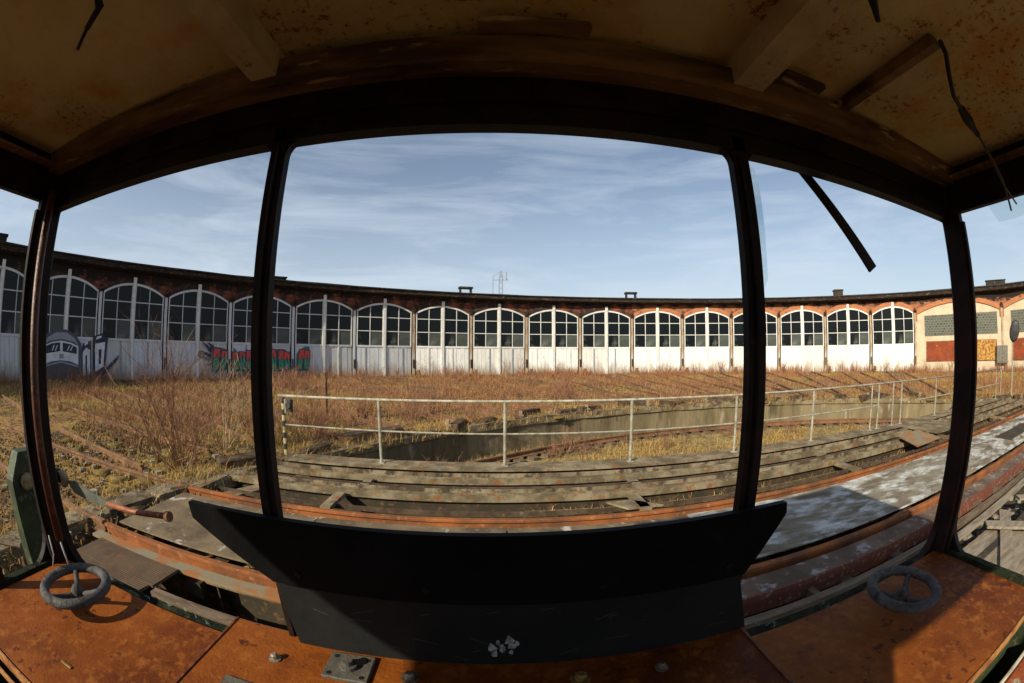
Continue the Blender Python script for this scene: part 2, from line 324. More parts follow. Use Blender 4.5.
# ------------------------------------------------------------------ roundhouse
RH = empty('roundhouse', (RC[0], RC[1], 0), label='long curved brick engine shed with white arched doors around the turntable', cat='building')
WH = 2 * RR * sin(ST / 2)       # bay width
def bayfn(i, n=1):
    w = 2 * RR * sin(ST * n / 2)
    def fn(x, y, z): return (x, y, z * (kz(i + n / 2 + x / w * n) if z > 0 else 1))
    return fn
def bayloc(i, n=1):
    a = A0 + ST * (i + n / 2); d = RR * cos(ST * n / 2); return (d * sin(a), d * cos(a), 0), -a
SP, CR, SILL, TOPW = 4.41, 4.97, 2.06, 5.95
HW = WH / 2 - .15
def arc_z(x, hw=HW, sp=SP, cr=CR):
    r = (hw * hw + (cr - sp) ** 2) / (2 * (cr - sp)); return cr - r + math.sqrt(max(r * r - x * x, 0))
def bay_wall(i, n, hw, sp, cr, darkness):
    loc, rz = bayloc(i, n); fn = bayfn(i, n); w = RR * sin(ST * n / 2)
    b = MB(); K = 14 * n; xs = np.linspace(-hw, hw, K + 1); az = [arc_z(x, hw, sp, cr) for x in xs]
    for k in range(K):
        b.prism([(xs[k], az[k] + .02), (xs[k + 1], az[k + 1] + .02), (xs[k + 1], TOPW), (xs[k], TOPW)], .02, .45)
    b.box(-w, -hw, .02, .45, sp - .5, TOPW); b.box(hw, w, .02, .45, sp - .5, TOPW)
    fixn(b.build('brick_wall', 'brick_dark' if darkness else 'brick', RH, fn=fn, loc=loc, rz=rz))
    b = MB()                                                       # soldier course of the arch
    for k in range(K):
        b.prism([(xs[k], az[k] + .015), (xs[k + 1], az[k + 1] + .015), (xs[k + 1] * 1.0, az[k + 1] + .36), (xs[k], az[k] + .36)], -.02, .1)
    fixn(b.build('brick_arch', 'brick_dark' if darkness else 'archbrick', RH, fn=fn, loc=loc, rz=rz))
def door_bay(i):
    loc, rz = bayloc(i); fn = bayfn(i)
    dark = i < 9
    bay_wall(i, 1, HW, SP, CR, dark)
    for sd in (-1, 1):
        x0, x1 = (-HW + .02, -.09) if sd < 0 else (.09, HW - .02)
        b = MB(); zb = -.06; t = .07
        # lower boards with grooves
        nb = 6; bw = (x1 - x0) / nb
        for k in range(nb): b.box(x0 + k * bw + .006, x0 + (k + 1) * bw - .006, .03 + (.012 if k % 2 else 0), .08, zb + .05, SILL - .12)
        b.box(x0, x1, .082, .10, zb, SILL)
        kx = x0 + bw * (2 + (i * 7 + sd) % 3); b.cur = 1
        b.box(kx - .05, kx + .05, .0, .03, zb + .02, SILL - .12); b.cur = 0
        b.box(x0, x1, 0, .08, SILL - .12, SILL); b.box(x0, x1, .01, .079, zb, zb + .05)
        leaf = fixn(b.build('door_leaf', ['doorwhite' if i > 4 else 'doorshaded', 'g_grey' if dark and (i + sd) % 2 else 'doorframe'], RH, fn=fn, loc=loc, rz=rz))
        # window frame
        b = MB()
        ed = x0 if sd < 0 else x1; s2 = 1 if sd < 0 else -1
        b.box(min(ed, ed + s2 * t), max(ed, ed + s2 * t), 0, .07, SILL, arc_z(ed) - .005)
        ce = x1 if sd < 0 else x0
        b.box(min(ce, ce - s2 * t * .8), max(ce, ce - s2 * t * .8), 0, .07, SILL, arc_z(ce) - .01)
        xm = (x0 + x1) / 2
        b.box(xm - .025, xm + .025, .012, .06, SILL, arc_z(xm) - .05)
        for zz in (3.03, 3.97): b.box(x0 + .01, x1 - .01, .014, .062, zz - .025, zz + .025)
        xs = np.linspace(x0, x1, 9)
        for k in range(8):
            p = [(xs[k], arc_z(xs[k]) - .12), (xs[k + 1], arc_z(xs[k + 1]) - .12), (xs[k + 1], arc_z(xs[k + 1])), (xs[k], arc_z(xs[k]))]
            b.prism(p, -.03, .068)
        wn = fixn(b.build('window', 'doorframe' if i > 2 else 'doorshaded', leaf, fn=fn))
        b = MB()
        for (xa, xb) in ((x0 + .03, xm), (xm, x1 - .03)):
            for (za, zb2) in ((SILL, 3.03), (3.03, 3.97), (3.97, None)):
                tw = (rng.random(2) - .5) * .014
                if zb2: b.add([(xa, .045 + tw[0], za), (xb, .045 - tw[0], za), (xb, .045 - tw[0] + tw[1], zb2), (xa, .045 + tw[0] + tw[1], zb2)], [(0, 1, 2, 3)])
                else:
                    q = [xa + (xb - xa) * t_ for t_ in (0, .33, .66, 1)]
                    b.add([(xa, .045, za), (xb, .045, za)] + [(x, .045, arc_z(x) - .05) for x in q[::-1]], [(0, 1, 2, 3, 4, 5)])
        b.build('glass', 'pane', leaf, fn=fn)
    b = MB(); b.box(-.088, .088, -.06, .1, -.08, 5.28); b.box(-.11, .11, -.08, -.062, 4.9, 5.27)
    fixn(b.build('door_post', ['doorframe'], RH, fn=fn, loc=loc, rz=rz))
def pier(i):
    a = A0 + ST * i; loc = (RR * sin(a), RR * cos(a), 0); k = kz(i)
    b = MB(); fn = lambda x, y, z: (x, y, z * (k if z > 0 else 1))
    b.box(-.085, .085, -.02, .3, -.1, SP + .05); b.box(-.10, .10, -.05, -.022, -.1, .35)
    b.cur = 1; b.box(-.15, .15, -.08, .0, SP - .02, SP + .2); b.box(-.10, .10, -.13, -.08, SP + .06, SP + .32)
    b.box(-.045, .045, -.05, -.021, .5, 1.1)
    fixn(b.build('pier', ['pier' if i > 4 else 'doorshaded', 'fascia'], RH, fn=fn, loc=loc, rz=-a))
I0, I1 = -5, 15
for i in range(I0, I1): door_bay(i)
for i in range(I0, I1 + 1): pier(i)
for i in (17, 19, 21): pier(i)
for i in (15, 17, 19):
    w2 = RR * sin(ST); hw2 = w2 - .22
    bay_wall(i, 2, hw2, 4.25, 5.0, False)
    loc, rz = bayloc(i, 2); fn = bayfn(i, 2)
    b = MB(); K = 28; xs = np.linspace(-hw2, hw2, K + 1)
    for k in range(K):
        b.prism([(xs[k], -.1), (xs[k + 1], -.1), (xs[k + 1], arc_z(xs[k + 1], hw2, 4.25, 5.0) + .01), (xs[k], arc_z(xs[k], hw2, 4.25, 5.0) + .01)], .08, .2)
    b.box(-w2 + .09, -hw2, .075, .3, -.1, 3.78); b.box(hw2, w2 - .09, .075, .3, -.1, 3.78)
    fixn(b.build('plaster_wall', 'plaster', RH, fn=fn, loc=loc, rz=rz))
    X0, X1 = -w2 + .95, w2 - .55
    b = MB(); b.box(X0 - .06, X1 + .06, .04, .085, 2.58, 4.12); b.cur = 1; b.box(X0, X1, .03, .039, 2.64, 4.06)
    fixn(b.build('upper_window', ['cabinet', 'glassblock'], RH, fn=fn, loc=loc, rz=rz))
    for nm, xa, xb, mm in (('mural', X0 + .1, X0 + (X1 - X0) * .5, 'mural_red'), ('mural', X0 + (X1 - X0) * .52, X1 - .1, 'mural_yellow')):
        b = MB(); b.box(xa - .05, xb + .05, .045, .085, .66, 2.19); b.cur = 1; b.box(xa, xb, .035, .044, .71, 2.14)
        o = fixn(b.build(nm, ['brick', mm], RH, fn=fn, loc=loc, rz=rz))
        o['label'] = 'faded red painted panel' if 'red' in mm else 'faded yellow and red painted panel'
# back wall, roof, eaves
def arcband(pr, m, name, i0=I0, i1=21, sub=2, parent=RH):
    b = MB(); v = []; f = []; n = (i1 - i0) * sub; K = len(pr)
    for j in range(n + 1):
        i = i0 + j / sub; a = A0 + ST * i; k = kz(i)
        for (dr, z) in pr:
            # straight chords between piers
            fr = i - math.floor(i); r = (RR + dr) * (cos(ST / 2) / cos(ST * (fr - .5)) if fr else 1)
            v.append((r * sin(a), r * cos(a), z * (k if z > 0 else 1) + (rng.random() - .5) * .025))
    for j in range(n):
        for q in range(K): l = (q + 1) % K; f.append((j * K + q, j * K + l, (j + 1) * K + l, (j + 1) * K + q))
    f += [tuple(range(K)), tuple(range(n * K, n * K + K))]
    b.add(v, f); return fixn(b.build(name, m, parent))
roof = arcband([(-.70, 5.86), (-.70, 5.94), (0, 6.02), (18, 7.4), (18, 7.3), (0, 5.92)], 'roof', 'roof')
arcband([(-.62, 5.60), (-.62, 5.84), (-.02, 5.87), (-.02, 5.50), (-.30, 5.52)], 'fascia', 'eaves_board')
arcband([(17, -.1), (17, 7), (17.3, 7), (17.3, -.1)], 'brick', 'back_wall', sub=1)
arcband([(.5, -.08), (.5, -.05), (17, -.05), (17, -.08)], 'dark_floor', 'shed_floor', sub=1)
for i in (I0, 21):
    a = A0 + ST * i; b = MB(); k = kz(i)
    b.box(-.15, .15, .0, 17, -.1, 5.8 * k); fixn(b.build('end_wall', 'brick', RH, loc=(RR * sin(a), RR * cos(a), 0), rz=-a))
# rafters ends under the eaves
for i in np.arange(I0, 21, .25):
    pass
def on_arc(i, dr=0): a = A0 + ST * i; return ((RR + dr) * sin(a), (RR + dr) * cos(a), 0), -a
def vent(i, dr, w, h, kind):
    loc, rz = on_arc(i, dr); z0 = 5.98 * kz(i) + .075 * max(dr, 0); b = MB()
    if kind == 'box':
        b.box(-w / 2, w / 2, 0, .5, z0 - .1, z0 + h)
        b.box(-w / 2 - .06, w / 2 + .06, -.06, .56, z0 + h + .001, z0 + h + .07)
    elif kind == 'table':
        for sx in (-1, 1): b.box(sx * w / 2 - .05, sx * w / 2 + .05, .0, .5, z0 - .1, z0 + h)
        b.box(-w / 2 - .12, w / 2 + .12, -.06, .56, z0 + h + .001, z0 + h + .14); b.box(-w / 2 + .06, w / 2 - .06, .2, .4, z0 - .1, z0 + h * .35)
    else:
        b.box(-w / 2, w / 2, 0, .6, z0 - .1, z0 + h); b.box(-w / 2 - .07, w / 2 + .07, -.07, .67, z0 + h * .8, z0 + h * .93)
    nm = {'box': 'roof_vent', 'table': 'roof_vent', 'brick': 'chimney'}[kind]
    fixn(b.build(nm, 'girder_dark' if kind == 'brick' else 'roof', roof, loc=loc, rz=rz))
vent(2.80, 1.2, .9, .32, 'box'); vent(5.98, 1.5, .85, .50, 'table'); vent(9.08, 1.5, .8, .50, 'table')
vent(13.4, 1.5, .85, .65, 'brick'); vent(16.97, 1.6, 2.0, .42, 'box'); vent(-1.6, 1.5, .8, .6, 'box')

# graffiti painted on the doors: flat paint shapes 1 cm proud, in bay coordinates
def graf(i, shapes):
    loc, rz = bayloc(i); fn = bayfn(i); ms = []; b = MB()
    for lay, (m, pts) in enumerate(shapes):
        if m not in ms: ms.append(m)
        b.cur = ms.index(m); y = -.066 - .0022 * lay
        b.add([(p[0], y, p[1]) for p in pts], [tuple(range(len(pts)))])
    return b.build('graffiti', ms, RH, fn=fn, loc=loc, rz=rz)
def rect(x0, x1, z0, z1, sk=0): return [(x0, z0), (x1, z0 + sk), (x1, z1 + sk), (x0, z1)]
def arcp(cx, z0, w, h, n=10): return [(cx - w / 2, z0)] + [(cx - w / 2 + w * t_, z0 + h * (1 - (2 * t_ - 1) ** 2)) for t_ in np.linspace(0, 1, n)] + [(cx + w / 2, z0)]
TX = -.25   # centre of the painted engine front, bay -1
sh = [('g_slate', [(TX - 1.25, .02), (TX + 1.2, .02), (TX + 1.25, 1.75), (TX + .9, 2.15), (TX + .3, 2.38), (TX - .4, 2.36), (TX - 1.0, 2.1), (TX - 1.28, 1.7)]),
      ('g_grey', [(TX - 1.12, 1.62), (TX - .9, 1.95), (TX - .35, 2.22), (TX + .3, 2.24), (TX + .85, 1.98), (TX + 1.1, 1.62), (TX + .8, 1.80), (TX, 1.92), (TX - .8, 1.8)]),
      ('g_white', [(TX - 1.1, .72), (TX - .6, .86), (TX, .92), (TX + .6, .86), (TX + 1.08, .70), (TX + 1.08, 1.6), (TX + .6, 1.76), (TX, 1.84), (TX - .6, 1.76), (TX - 1.1, 1.6)]),
      ('g_navy', [(TX - 1.0, 1.22), (TX - .08, 1.34), (TX - .08, 1.76), (TX - .6, 1.7), (TX - 1.0, 1.56)]),
      ('g_navy', [(TX + .08, 1.34), (TX + .98, 1.22), (TX + .98, 1.54), (TX + .6, 1.68), (TX + .08, 1.75)])]
for dx in (-.62, -.42, .35, .55): sh.append(('g_white', [(TX + dx, 1.36), (TX + dx + .06, 1.36), (TX + dx + .2, 1.62), (TX + dx + .14, 1.62)]))
sh += [('g_grey', [(TX - 1.1, .60), (TX, .80), (TX + 1.08, .58), (TX + 1.08, .66), (TX, .88), (TX - 1.1, .68)]),
       ('g_brown', [(TX - 1.05, .05), (TX + 1.02, .05), (TX + 1.02, .5), (TX, .72), (TX - 1.05, .52)]),
       ('g_grey', rect(TX - .13, TX + .13, 1.0, 1.22))]
LX = TX + 1.28
sh += [('g_navy', [(LX, .05), (LX + .62, .05), (LX + .62, 1.9), (LX + .1, 1.75), (LX, 1.5)]),
       ('g_white', [(LX + .08, .12), (LX + .25, .14), (LX + .25, 1.15), (LX + .36, 1.2), (LX + .36, .18), (LX + .55, .22), (LX + .55, 1.42), (LX + .3, 1.55), (LX + .08, 1.3)]),
       ('g_white', [(LX + .2, 1.62), (LX + .42, 1.75), (LX + .36, 1.86), (LX + .22, 1.8)])]
o = graf(-1, sh); o['label'] = 'spray painted front of an old railway engine in navy and white'
BX = -WH / 2
sh = [('g_navy', [(BX - .38, .1), (BX + .36, .25), (BX + .60, 2.05), (BX + .2, 2.28), (BX - .38, 2.1)]),
      ('g_white', [(BX - .22, .35), (BX + .30, .62), (BX + .42, 1.85), (BX - .22, 1.75)]),
      ('g_navy', [(BX + .0, .72), (BX + .15, .78), (BX + .2, 1.5), (BX + .0, 1.46)]),
      ('g_white', [(BX - .2, 1.95), (BX + .15, 2.05), (BX + .2, 2.16), (BX - .1, 2.12)])]
for k in range(9):
    x = BX + .1 + k * .13; z = .05 + k * .11; sh.append(('g_navy', [(x, z), (x + .12, z + .02), (x + .18, z + .3), (x + .1, z + .22), (x + .02, z + .26)]))
o = graf(0, sh); o['label'] = 'navy and white spray painted letters with a scrawled signature'
def blob(cx, cz, w, h, n=14, j=.25): return [(cx + w / 2 * cos(2 * PI * k / n) * (1 + (rng.random() - .5) * j), cz + h / 2 * sin(2 * PI * k / n) * (1 + (rng.random() - .5) * j)) for k in range(n)]
def piece(i, x0, x1, ltr):
    sh = []; n = max(2, int((x1 - x0) / .42)); st = (x1 - x0) / n
    top = [(x0 + (x1 - x0) * t_, 1.62 + rng.uniform(-.25, .3)) for t_ in np.linspace(1, 0, n + 2)]; bot = [(x0 + (x1 - x0) * t_, .35 + rng.uniform(-.2, .2)) for t_ in np.linspace(0, 1, n + 2)]
    sh.append(('g_teal', bot + top))
    if ltr:
        for (sx, sz, ex, ez) in ((x0 - .1, 1.2, x0 - .75, 1.55), (x0 - .1, 1.5, x0 - .7, 2.1), (x0, 1.7, x0 - .3, 2.05), (x0, .8, x0 - .5, .7), (x0, 1., x0 - .9, 1.2)): sh.append(('g_navy' if ez > 1.5 else 'g_teal', [(sx, sz - .1), (sx + .15, sz + .12), (ex, ez)]))
    for k in range(n):     # slanted letter strokes, red upper half over green lower half
        cx = x0 + st * (k + .5); sl = rng.uniform(-.18, .18); w = st * rng.uniform(.30, .42); zt = 1.55 + rng.uniform(-.12, .12); zb = .48 + rng.uniform(-.1, .1); zm = 1.12 + rng.uniform(-.08, .08)
        sh.append(('g_navy', [(cx - w - .05, zb - .05), (cx + w + .05, zb - .02), (cx + w + sl + .06, zt + .05), (cx - w + sl - .06, zt + .08)]))
        sh.append(('g_green', [(cx - w, zb), (cx + w, zb + .03), (cx + w + sl * .5, zm), (cx - w + sl * .5, zm - .04)]))
        sh.append(('g_red', [(cx - w * 1.2 + sl * .5, zm - .02), (cx + w * 1.2 + sl * .5, zm + .03), (cx + w * 1.1 + sl, zt), (cx - w + sl, zt + .04)]))
        sh.append((('g_orange', 'g_teal', 'g_grey')[k % 3], blob(cx + rng.uniform(-.1, .1), zb + .22, w * .8, .22, 7, .6)))
        sh.append(('g_navy', [(cx - .02 + rng.uniform(-.08, .08), zm - .25), (cx + .03, zm - .25), (cx + sl + .04, zm + .2), (cx + sl - .02, zm + .2)]))
    return graf(i, sh)
piece(1, .95, 1.98, True)['label'] = 'left end of a green and red spray painted piece'
o = piece(2, -1.9, 1.95, False); o['label'] = 'middle of a green and red spray painted piece'
o = piece(3, -1.9, -1.0, False); o['label'] = 'right end of a red and green spray painted piece'
sh = []
for k in range(10):
    a = k * .63; sh.append(('g_navy', [(.25 + .22 * cos(a), 1.33 + .2 * sin(a)), (.25 + .22 * cos(a + .5), 1.33 + .2 * sin(a + .5)), (.25 + .16 * cos(a + .55), 1.33 + .15 * sin(a + .55)), (.25 + .16 * cos(a), 1.33 + .15 * sin(a))]))
sh += [('g_navy', rect(.16, .2, 1.2, 1.45)), ('g_navy', rect(.24, .35, 1.36, 1.4)), ('g_navy', rect(.28, .32, 1.22, 1.4))]
graf(1, sh)['label'] = 'small round navy spray tag'

# ------------------------------------------------------------------ radial tracks from the pit edge to the doors
trk_lab = ['disused radial track leading to the {} arched door from the plastered bays']
ordn = ['first', 'second', 'third', 'fourth', 'fifth', 'sixth', 'seventh', 'eighth', 'ninth', 'tenth', 'eleventh', 'twelfth', 'thirteenth', 'fourteenth', 'fifteenth', 'sixteenth', 'seventeenth', 'eighteenth', 'nineteenth', 'twentieth']
for i in range(-2, 15):
    l, rz = bayloc(i); P1 = Vector((RC[0] + l[0], RC[1] + l[1])); P0 = Vector(PC); d = (P1 - P0); D = d.length; d.normalize(); u = Vector((-d.y, d.x))
    if i < 0: continue
    a = P0 + d * (PR + .35)
    t = empty('radial_track', (a.x, a.y, gz), math.atan2(d.y, d.x), 'overgrown rusty radial track leading to the %s arched door left of the plastered bays' % ordn[14 - i], 'railway track', 'radial tracks from the pit to the doors')
    Ln = D - PR - .6
    for sd in (-1, 1): railprof(0, [(x, sd * .75, 0) for x in np.linspace(0, Ln, 9)], .125 + .002 * (i % 2), 'rail_dull', 'rail', t)
    b = MB()
    for x in np.arange(.3, Ln, .75):
        dx = (rng.random() - .5) * .1; b.box(x + dx - .12, x + dx + .12, -1.2 + rng.random() * .1, 1.2, -.08, .025 + .01 * rng.random())
    each(b, 'sleeper', 'sleeper', t)
# track leaving the bridge to the left (in line with the bridge) and one crossing it
def strip_track(name, pa, pb, label, z=.0, g=.75, m='rail_dull'):
    d = Vector(pb) - Vector(pa); L_ = d.length
    t = empty(name, (pa[0], pa[1], gz), math.atan2(d.y, d.x), label, 'railway track')
    for sd in (-1, 1): railprof(0, [(x, sd * g, 0) for x in np.linspace(0, L_, 6)], -gz + z, m, 'rail', t)
    b = MB()
    for x in np.arange(.35, L_, .7): b.box(x - .12, x + .12, -1.25, 1.2 + rng.random() * .1, -.1, .0 - gz + z - .12)
    each(b, 'sleeper', 'sleeper', t)
    return t
strip_track('railway_track', (XL - .06, 3.30), (-19, 3.62), 'rusty track running off to the left in line with the bridge', 0, m='rail_dull')
strip_track('railway_track', (-5.2, 5.1), (-19, 7.6), 'half buried track left of the pit behind the bridge track', .01)

strip_track('railway_track', (-5.6, 7.1), (-19, 11.8), 'third overgrown track at the far left running under the bare shrubs', .01)
# ------------------------------------------------------------------ turntable bridge
BR = empty('turntable_bridge', (PC[0], 3.28, 0), label='rusty steel turntable bridge with two rails and weathered deck plates', cat='turntable')
bx = lambda x: x - PC[0]; by = lambda y: y - 3.28
def bbox(b, x0, x1, y0, y1, z0, z1, ch=0): return b.box(bx(x0), bx(x1), by(y0), by(y1), z0, z1, ch)
for y, lab in ((NEAR, 0), (FAR, 1)):
    o = railprof(0, [(bx(x), by(y), 0) for x in np.linspace(XL, XR + .1, 8)], 0, 'rail', 'rail', BR)
def girder(y0, y1, z, depth, m='girder', x0=XL + .05, x1=XR, web=True):
    b = MB(); bbox(b, x0, x1, y0, y1, z - .025, z); c = (y0 + y1) / 2
    b.cur = 1; bbox(b, x0, x1, c - .008, c + .008, z - depth + .025, z - .026); bbox(b, x0, x1, y0 + .02, y1 - .02, z - depth, z - depth + .024)
    for x in np.arange(x0 + .4, x1, 1.2): bbox(b, x - .008, x + .008, y0 + .02, y1 - .02, z - depth + .026, z - .027)
    return fixn(b.build('girder', [m, 'girder_dark'], BR))
girder(5.87, 6.31, -.005, .35)
def channel(y0, y1, z, d):
    b = MB(); bbox(b, XL + .05, XR, y0 + .013, y1, z - .025, z); bbox(b, XL + .05, XR, y0, y0 + .012, z - d, z + .006); b.cur = 1; bbox(b, XL + .05, XR, y0 + .02, y1, z - .5, z - .45); bbox(b, XL + .05, XR, (y0 + y1) / 2 - .01, (y0 + y1) / 2 + .01, z - .449, z - .026)
    return fixn(b.build('girder', ['girder', 'girder_dark'], BR))
channel(5.45, 5.58, -.03, .07); channel(4.80, 4.94, -.03, .08)
b = MB(); bbox(b, XL + .1, XR, 5.20, 5.24, -.10, -.05); bbox(b, XL + .1, XR, 4.42, 4.46, -.14, -.09); each(b, 'stringer', 'sleeper_dark', BR)
girder(3.80, 4.20, -.145, .35); girder(2.40, 2.70, -.145, .55)
for (y0, y1, z) in ((4.21, 4.84, -.24), (4.87, 5.50, -.22)):
    b = MB()
    for xa, xb in ((.35, 3.1), (3.25, 5.6), (7.2, 8.4), (9.4, 12.3), (12.5, XR)): bbox(b, xa, xb, y0, y1, z - .02, z)
    each(b, 'dirt_tray', 'pitfloor', BR)
b = MB()
for x in np.arange(XL + .2, 9, .33):
    for y, z in ((4.86, -.03), (5.51, -.03), (6.2, -.005), (5.95, -.005)): b.lathe([(.016, z), (.014, z + .008), (.006, z + .012)], (bx(x), by(y), 0), 6)
o = fixn(b.build('rivets', 'girder', BR)); o['kind'] = 'stuff'
# upstanding thin edges (angles) along the girders
b = MB(); bbox(b, XL + .1, XR, 5.575, 5.59, -.029, .03); bbox(b, XL + .1, XR, 4.93, 4.945, -.029, .02)
each(b, 'edge_angle', 'coping', BR)
# near side strips
b = MB(); bbox(b, -1.0, XR, 2.20, 2.44, -.065, -.045); fixn(b.build('kerb_strip', 'strip_rust', BR))
b = MB(); bbox(b, XL, -1.02, 2.30, 2.42, -.075, -.045); fixn(b.build('kerb_strip', 'plate_rust', BR))
b = MB(); bbox(b, -1.0, XR, 2.175, 2.198, -.22, -.04); fixn(b.build('flange', 'redflange', BR))
b = MB()
for x in np.arange(-1.0, XR, .42):
    if rng.random() < .7: x_ = x + rng.uniform(-.1, .1); bbox(b, x_, x_ + rng.uniform(.06, .2), 1.98 + rng.uniform(0, .08), 2.17, -.30, -.14 + rng.uniform(-.1, .03))
each(b, 'sleeper_end', 'sleeper', BR)
b = MB(); bbox(b, -2.6, XR, 1.90, 1.975, -.12, -.055); fixn(b.build('edge_beam', 'timber', BR))
b = MB(); bbox(b, -3.5, XR, 1.30, 1.38, -.25, -.10); fixn(b.build('edge_beam', 'girder_dark', BR))
# sub-floor under the near side walkway
b = MB(); bbox(b, XL + .3, XR - .6, .2, 2.17, -.36, -.33); fixn(b.build('walkway_tray', 'dark_floor', BR))
# deck plates between the rails
xs = [XL + .03, -1.9, .1, 2.05, 4.4, 6.9, 9.3, 11.7, 14.2, 16.2, 17.5]
for k in range(len(xs) - 1):
    b = MB(); y1 = FAR - .16
    bbox(b, xs[k] + .008, xs[k + 1] - .008, NEAR + .16, y1, -.045 + .006 * (k % 2), -.03 + .006 * (k % 2), .004)
    fixn(b.build('deck_plate', 'deck_left' if k < 3 else 'deck_right', BR))
b = MB()  # dark slot beside the near rail, bearers
for x in np.arange(XL + .4, XR, 1.05): bbox(b, x - .08, x + .08, NEAR - .2, FAR + .2, -.30, -.15)
each(b, 'cross_member', 'girder_dark', BR)
# cross members in the open gaps
b = None
for x in list(np.arange(XL + 1.9, XR, 3.7)):
    o = MB(); bbox(o, x, x + .13, 4.22, 4.76, -.10, -.045); o.cur = 0; bbox(o, x + .2, x + .32, 4.95, 5.42, -.10, -.05); bbox(o, x, x + .14, 5.60, 5.86, -.12, -.07)
    each(o, 'cross_member', 'girder', BR)
o = MB(); bbox(o, XL - .0, XL + .13, 4.12, 6.35, -.14, -.028); fixn(o.build('end_beam', 'girder', BR))
o = MB(); o.prism([(bx(-3.6), by(4.35)), (bx(-3.35), by(4.30)), (bx(-2.7), by(5.6)), (bx(-2.9), by(5.65))], -.16, -.115, 'z'); fixn(o.build('brace', 'girder', BR))
o = MB(); o.prism([(bx(1.5), by(4.28)), (bx(1.95), by(4.28)), (bx(1.62), by(4.54)), (bx(1.3), by(4.54))], -.07, -.045, 'z'); fixn(o.build('brace', 'girder', BR))
o = MB(); bbox(o, 9.7, 12.0, 2.95, 3.42, -.03, -.018); fixn(o.build('hatch_shade_plate', 'girder_dark', BR)); o = MB(); bbox(o, 9.7, 12.0, 3.421, 3.46, -.03, -.004); bbox(o, 9.7, 12.0, 2.91, 2.949, -.03, -.004); each(o, 'hatch_rim', 'deck_right', BR)  # flat dark plate stands in for the shade inside the recess
# loose hatch plates and checker plate
o = MB(); o.prism([(bx(-3.75), by(1.92)), (bx(-2.62), by(1.96)), (bx(-2.60), by(2.29)), (bx(-3.75), by(2.29))], -.06, -.035, 'z'); fixn(o.build('checker_plate', 'checker', BR))
o = MB(); o.prism([(bx(-3.85), by(1.5)), (bx(-2.75), by(1.5)), (bx(-2.66), by(1.95)), (bx(-3.85), by(1.915))], -.065, -.04, 'z'); fixn(o.build('checker_plate', 'checker', BR))
o = MB(); o.add([(bx(7.4), by(4.3), .02), (bx(8.5), by(4.35), .03), (bx(8.5), by(5.0), .10), (bx(7.6), by(4.95), .09)] + [(bx(7.4), by(4.3), .0), (bx(8.5), by(4.35), .01), (bx(8.5), by(5.0), .08), (bx(7.6), by(4.95), .07)], [(0, 1, 2, 3), (7, 6, 5, 4), (0, 4, 5, 1), (1, 5, 6, 2), (2, 6, 7, 3), (3, 7, 4, 0)])
fixn(o.build('hatch_cover', 'plate_rust', BR))
o = MB(); bbox(o, 8.95, 10.5, 4.65, 5.75, .0, .02); fixn(o.build('hatch_cover', 'girder', BR))
# left near side: dark frames and boxes in the hole
o = MB()
for (x0, x1, y0, y1, z0, z1) in ((-2.55, -1.2, 1.62, 1.70, -.28, -.06), (-2.55, -1.2, 1.2, 1.28, -.28, -.06), (-2.6, -2.52, 1.2, 1.7, -.28, -.06), (-1.28, -1.2, 1.28, 1.62, -.28, -.06), (-1.9, -1.84, 1.29, 1.61, -.28, -.08)): bbox(o, x0, x1, y0, y1, z0, z1, .005)
fixn(o.build('box_frame', 'girder_dark', BR))
o = MB(); bbox(o, -1.15, -.55, 1.45, 1.75, -.3, -.08, .03); bbox(o, -1.05, -.7, 1.5, 1.7, -.08, -.02, .02); fixn(o.build('valve_box', 'grey_metal', BR))
# right near side diagonal timbers on the walkway
def plank(p0, p1, w, z, th, m, nm='plank'):
    p0, p1 = Vector(p0), Vector(p1); d = (p1 - p0).normalized(); u = Vector((-d.y, d.x)) * w / 2
    o = MB(); q = [p0 - u, p1 - u, p1 + u, p0 + u]; o.prism([(bx(v.x), by(v.y)) for v in q], z, z + th, 'z'); return fixn(o.build(nm, m, BR))
plank((3.5, 1.70), (9.5, 1.80), .10, -.05, .03, 'plank'); plank((3.6, .75), (5.6, 1.62), .16, -.10, .03, 'plank'); plank((4.9, 1.62), (5.9, .3), .18, -.065, .03, 'plank'); plank((6.1, 1.6), (7.3, .5), .14, -.06, .03, 'plank')
o = MB(); bbox(o, 3.3, 5.3, .3, 1.6, -.14, -.11); fixn(o.build('walkway_plate', 'plank', BR))
o = MB(); bbox(o, 5.6, 8.4, .5, 1.25, -.14, -.11); fixn(o.build('walkway_plate', 'deck_right', BR))

# rubble and glass debris on the walkway tray
o = MB()
for k in range(900):
    x = rng.uniform(-2.6, 7); y = rng.uniform(.75, 2.15); s_ = rng.uniform(.010, .032) + .05 * rng.random() ** 4; z = -.33
    pts = [(x + s_ * rng.uniform(.5, 1.2) * cos(a), y + s_ * rng.uniform(.5, 1.2) * sin(a)) for a in np.arange(0, 6.2, 1.25)]
    o.prism(pts, z, z + s_ * rng.uniform(.4, 1.1), 'z')
for k in range(700):
    x = rng.uniform(-11, -4.1); y = rng.uniform(.6, 5.5); s_ = .012 + .05 * rng.random() ** 3; z = gz
    pts = [(x + s_ * rng.uniform(.5, 1.2) * cos(a), y + s_ * rng.uniform(.5, 1.2) * sin(a)) for a in np.arange(0, 6.2, 1.25)]
    o.prism(pts, z, z + s_ * rng.uniform(.4, .9), 'z')
tag(fixn(o.build('rubble', 'stone')), 'pale broken stones scattered beside the bridge walkway and between the tracks on the left', kind='stuff')
o = MB()
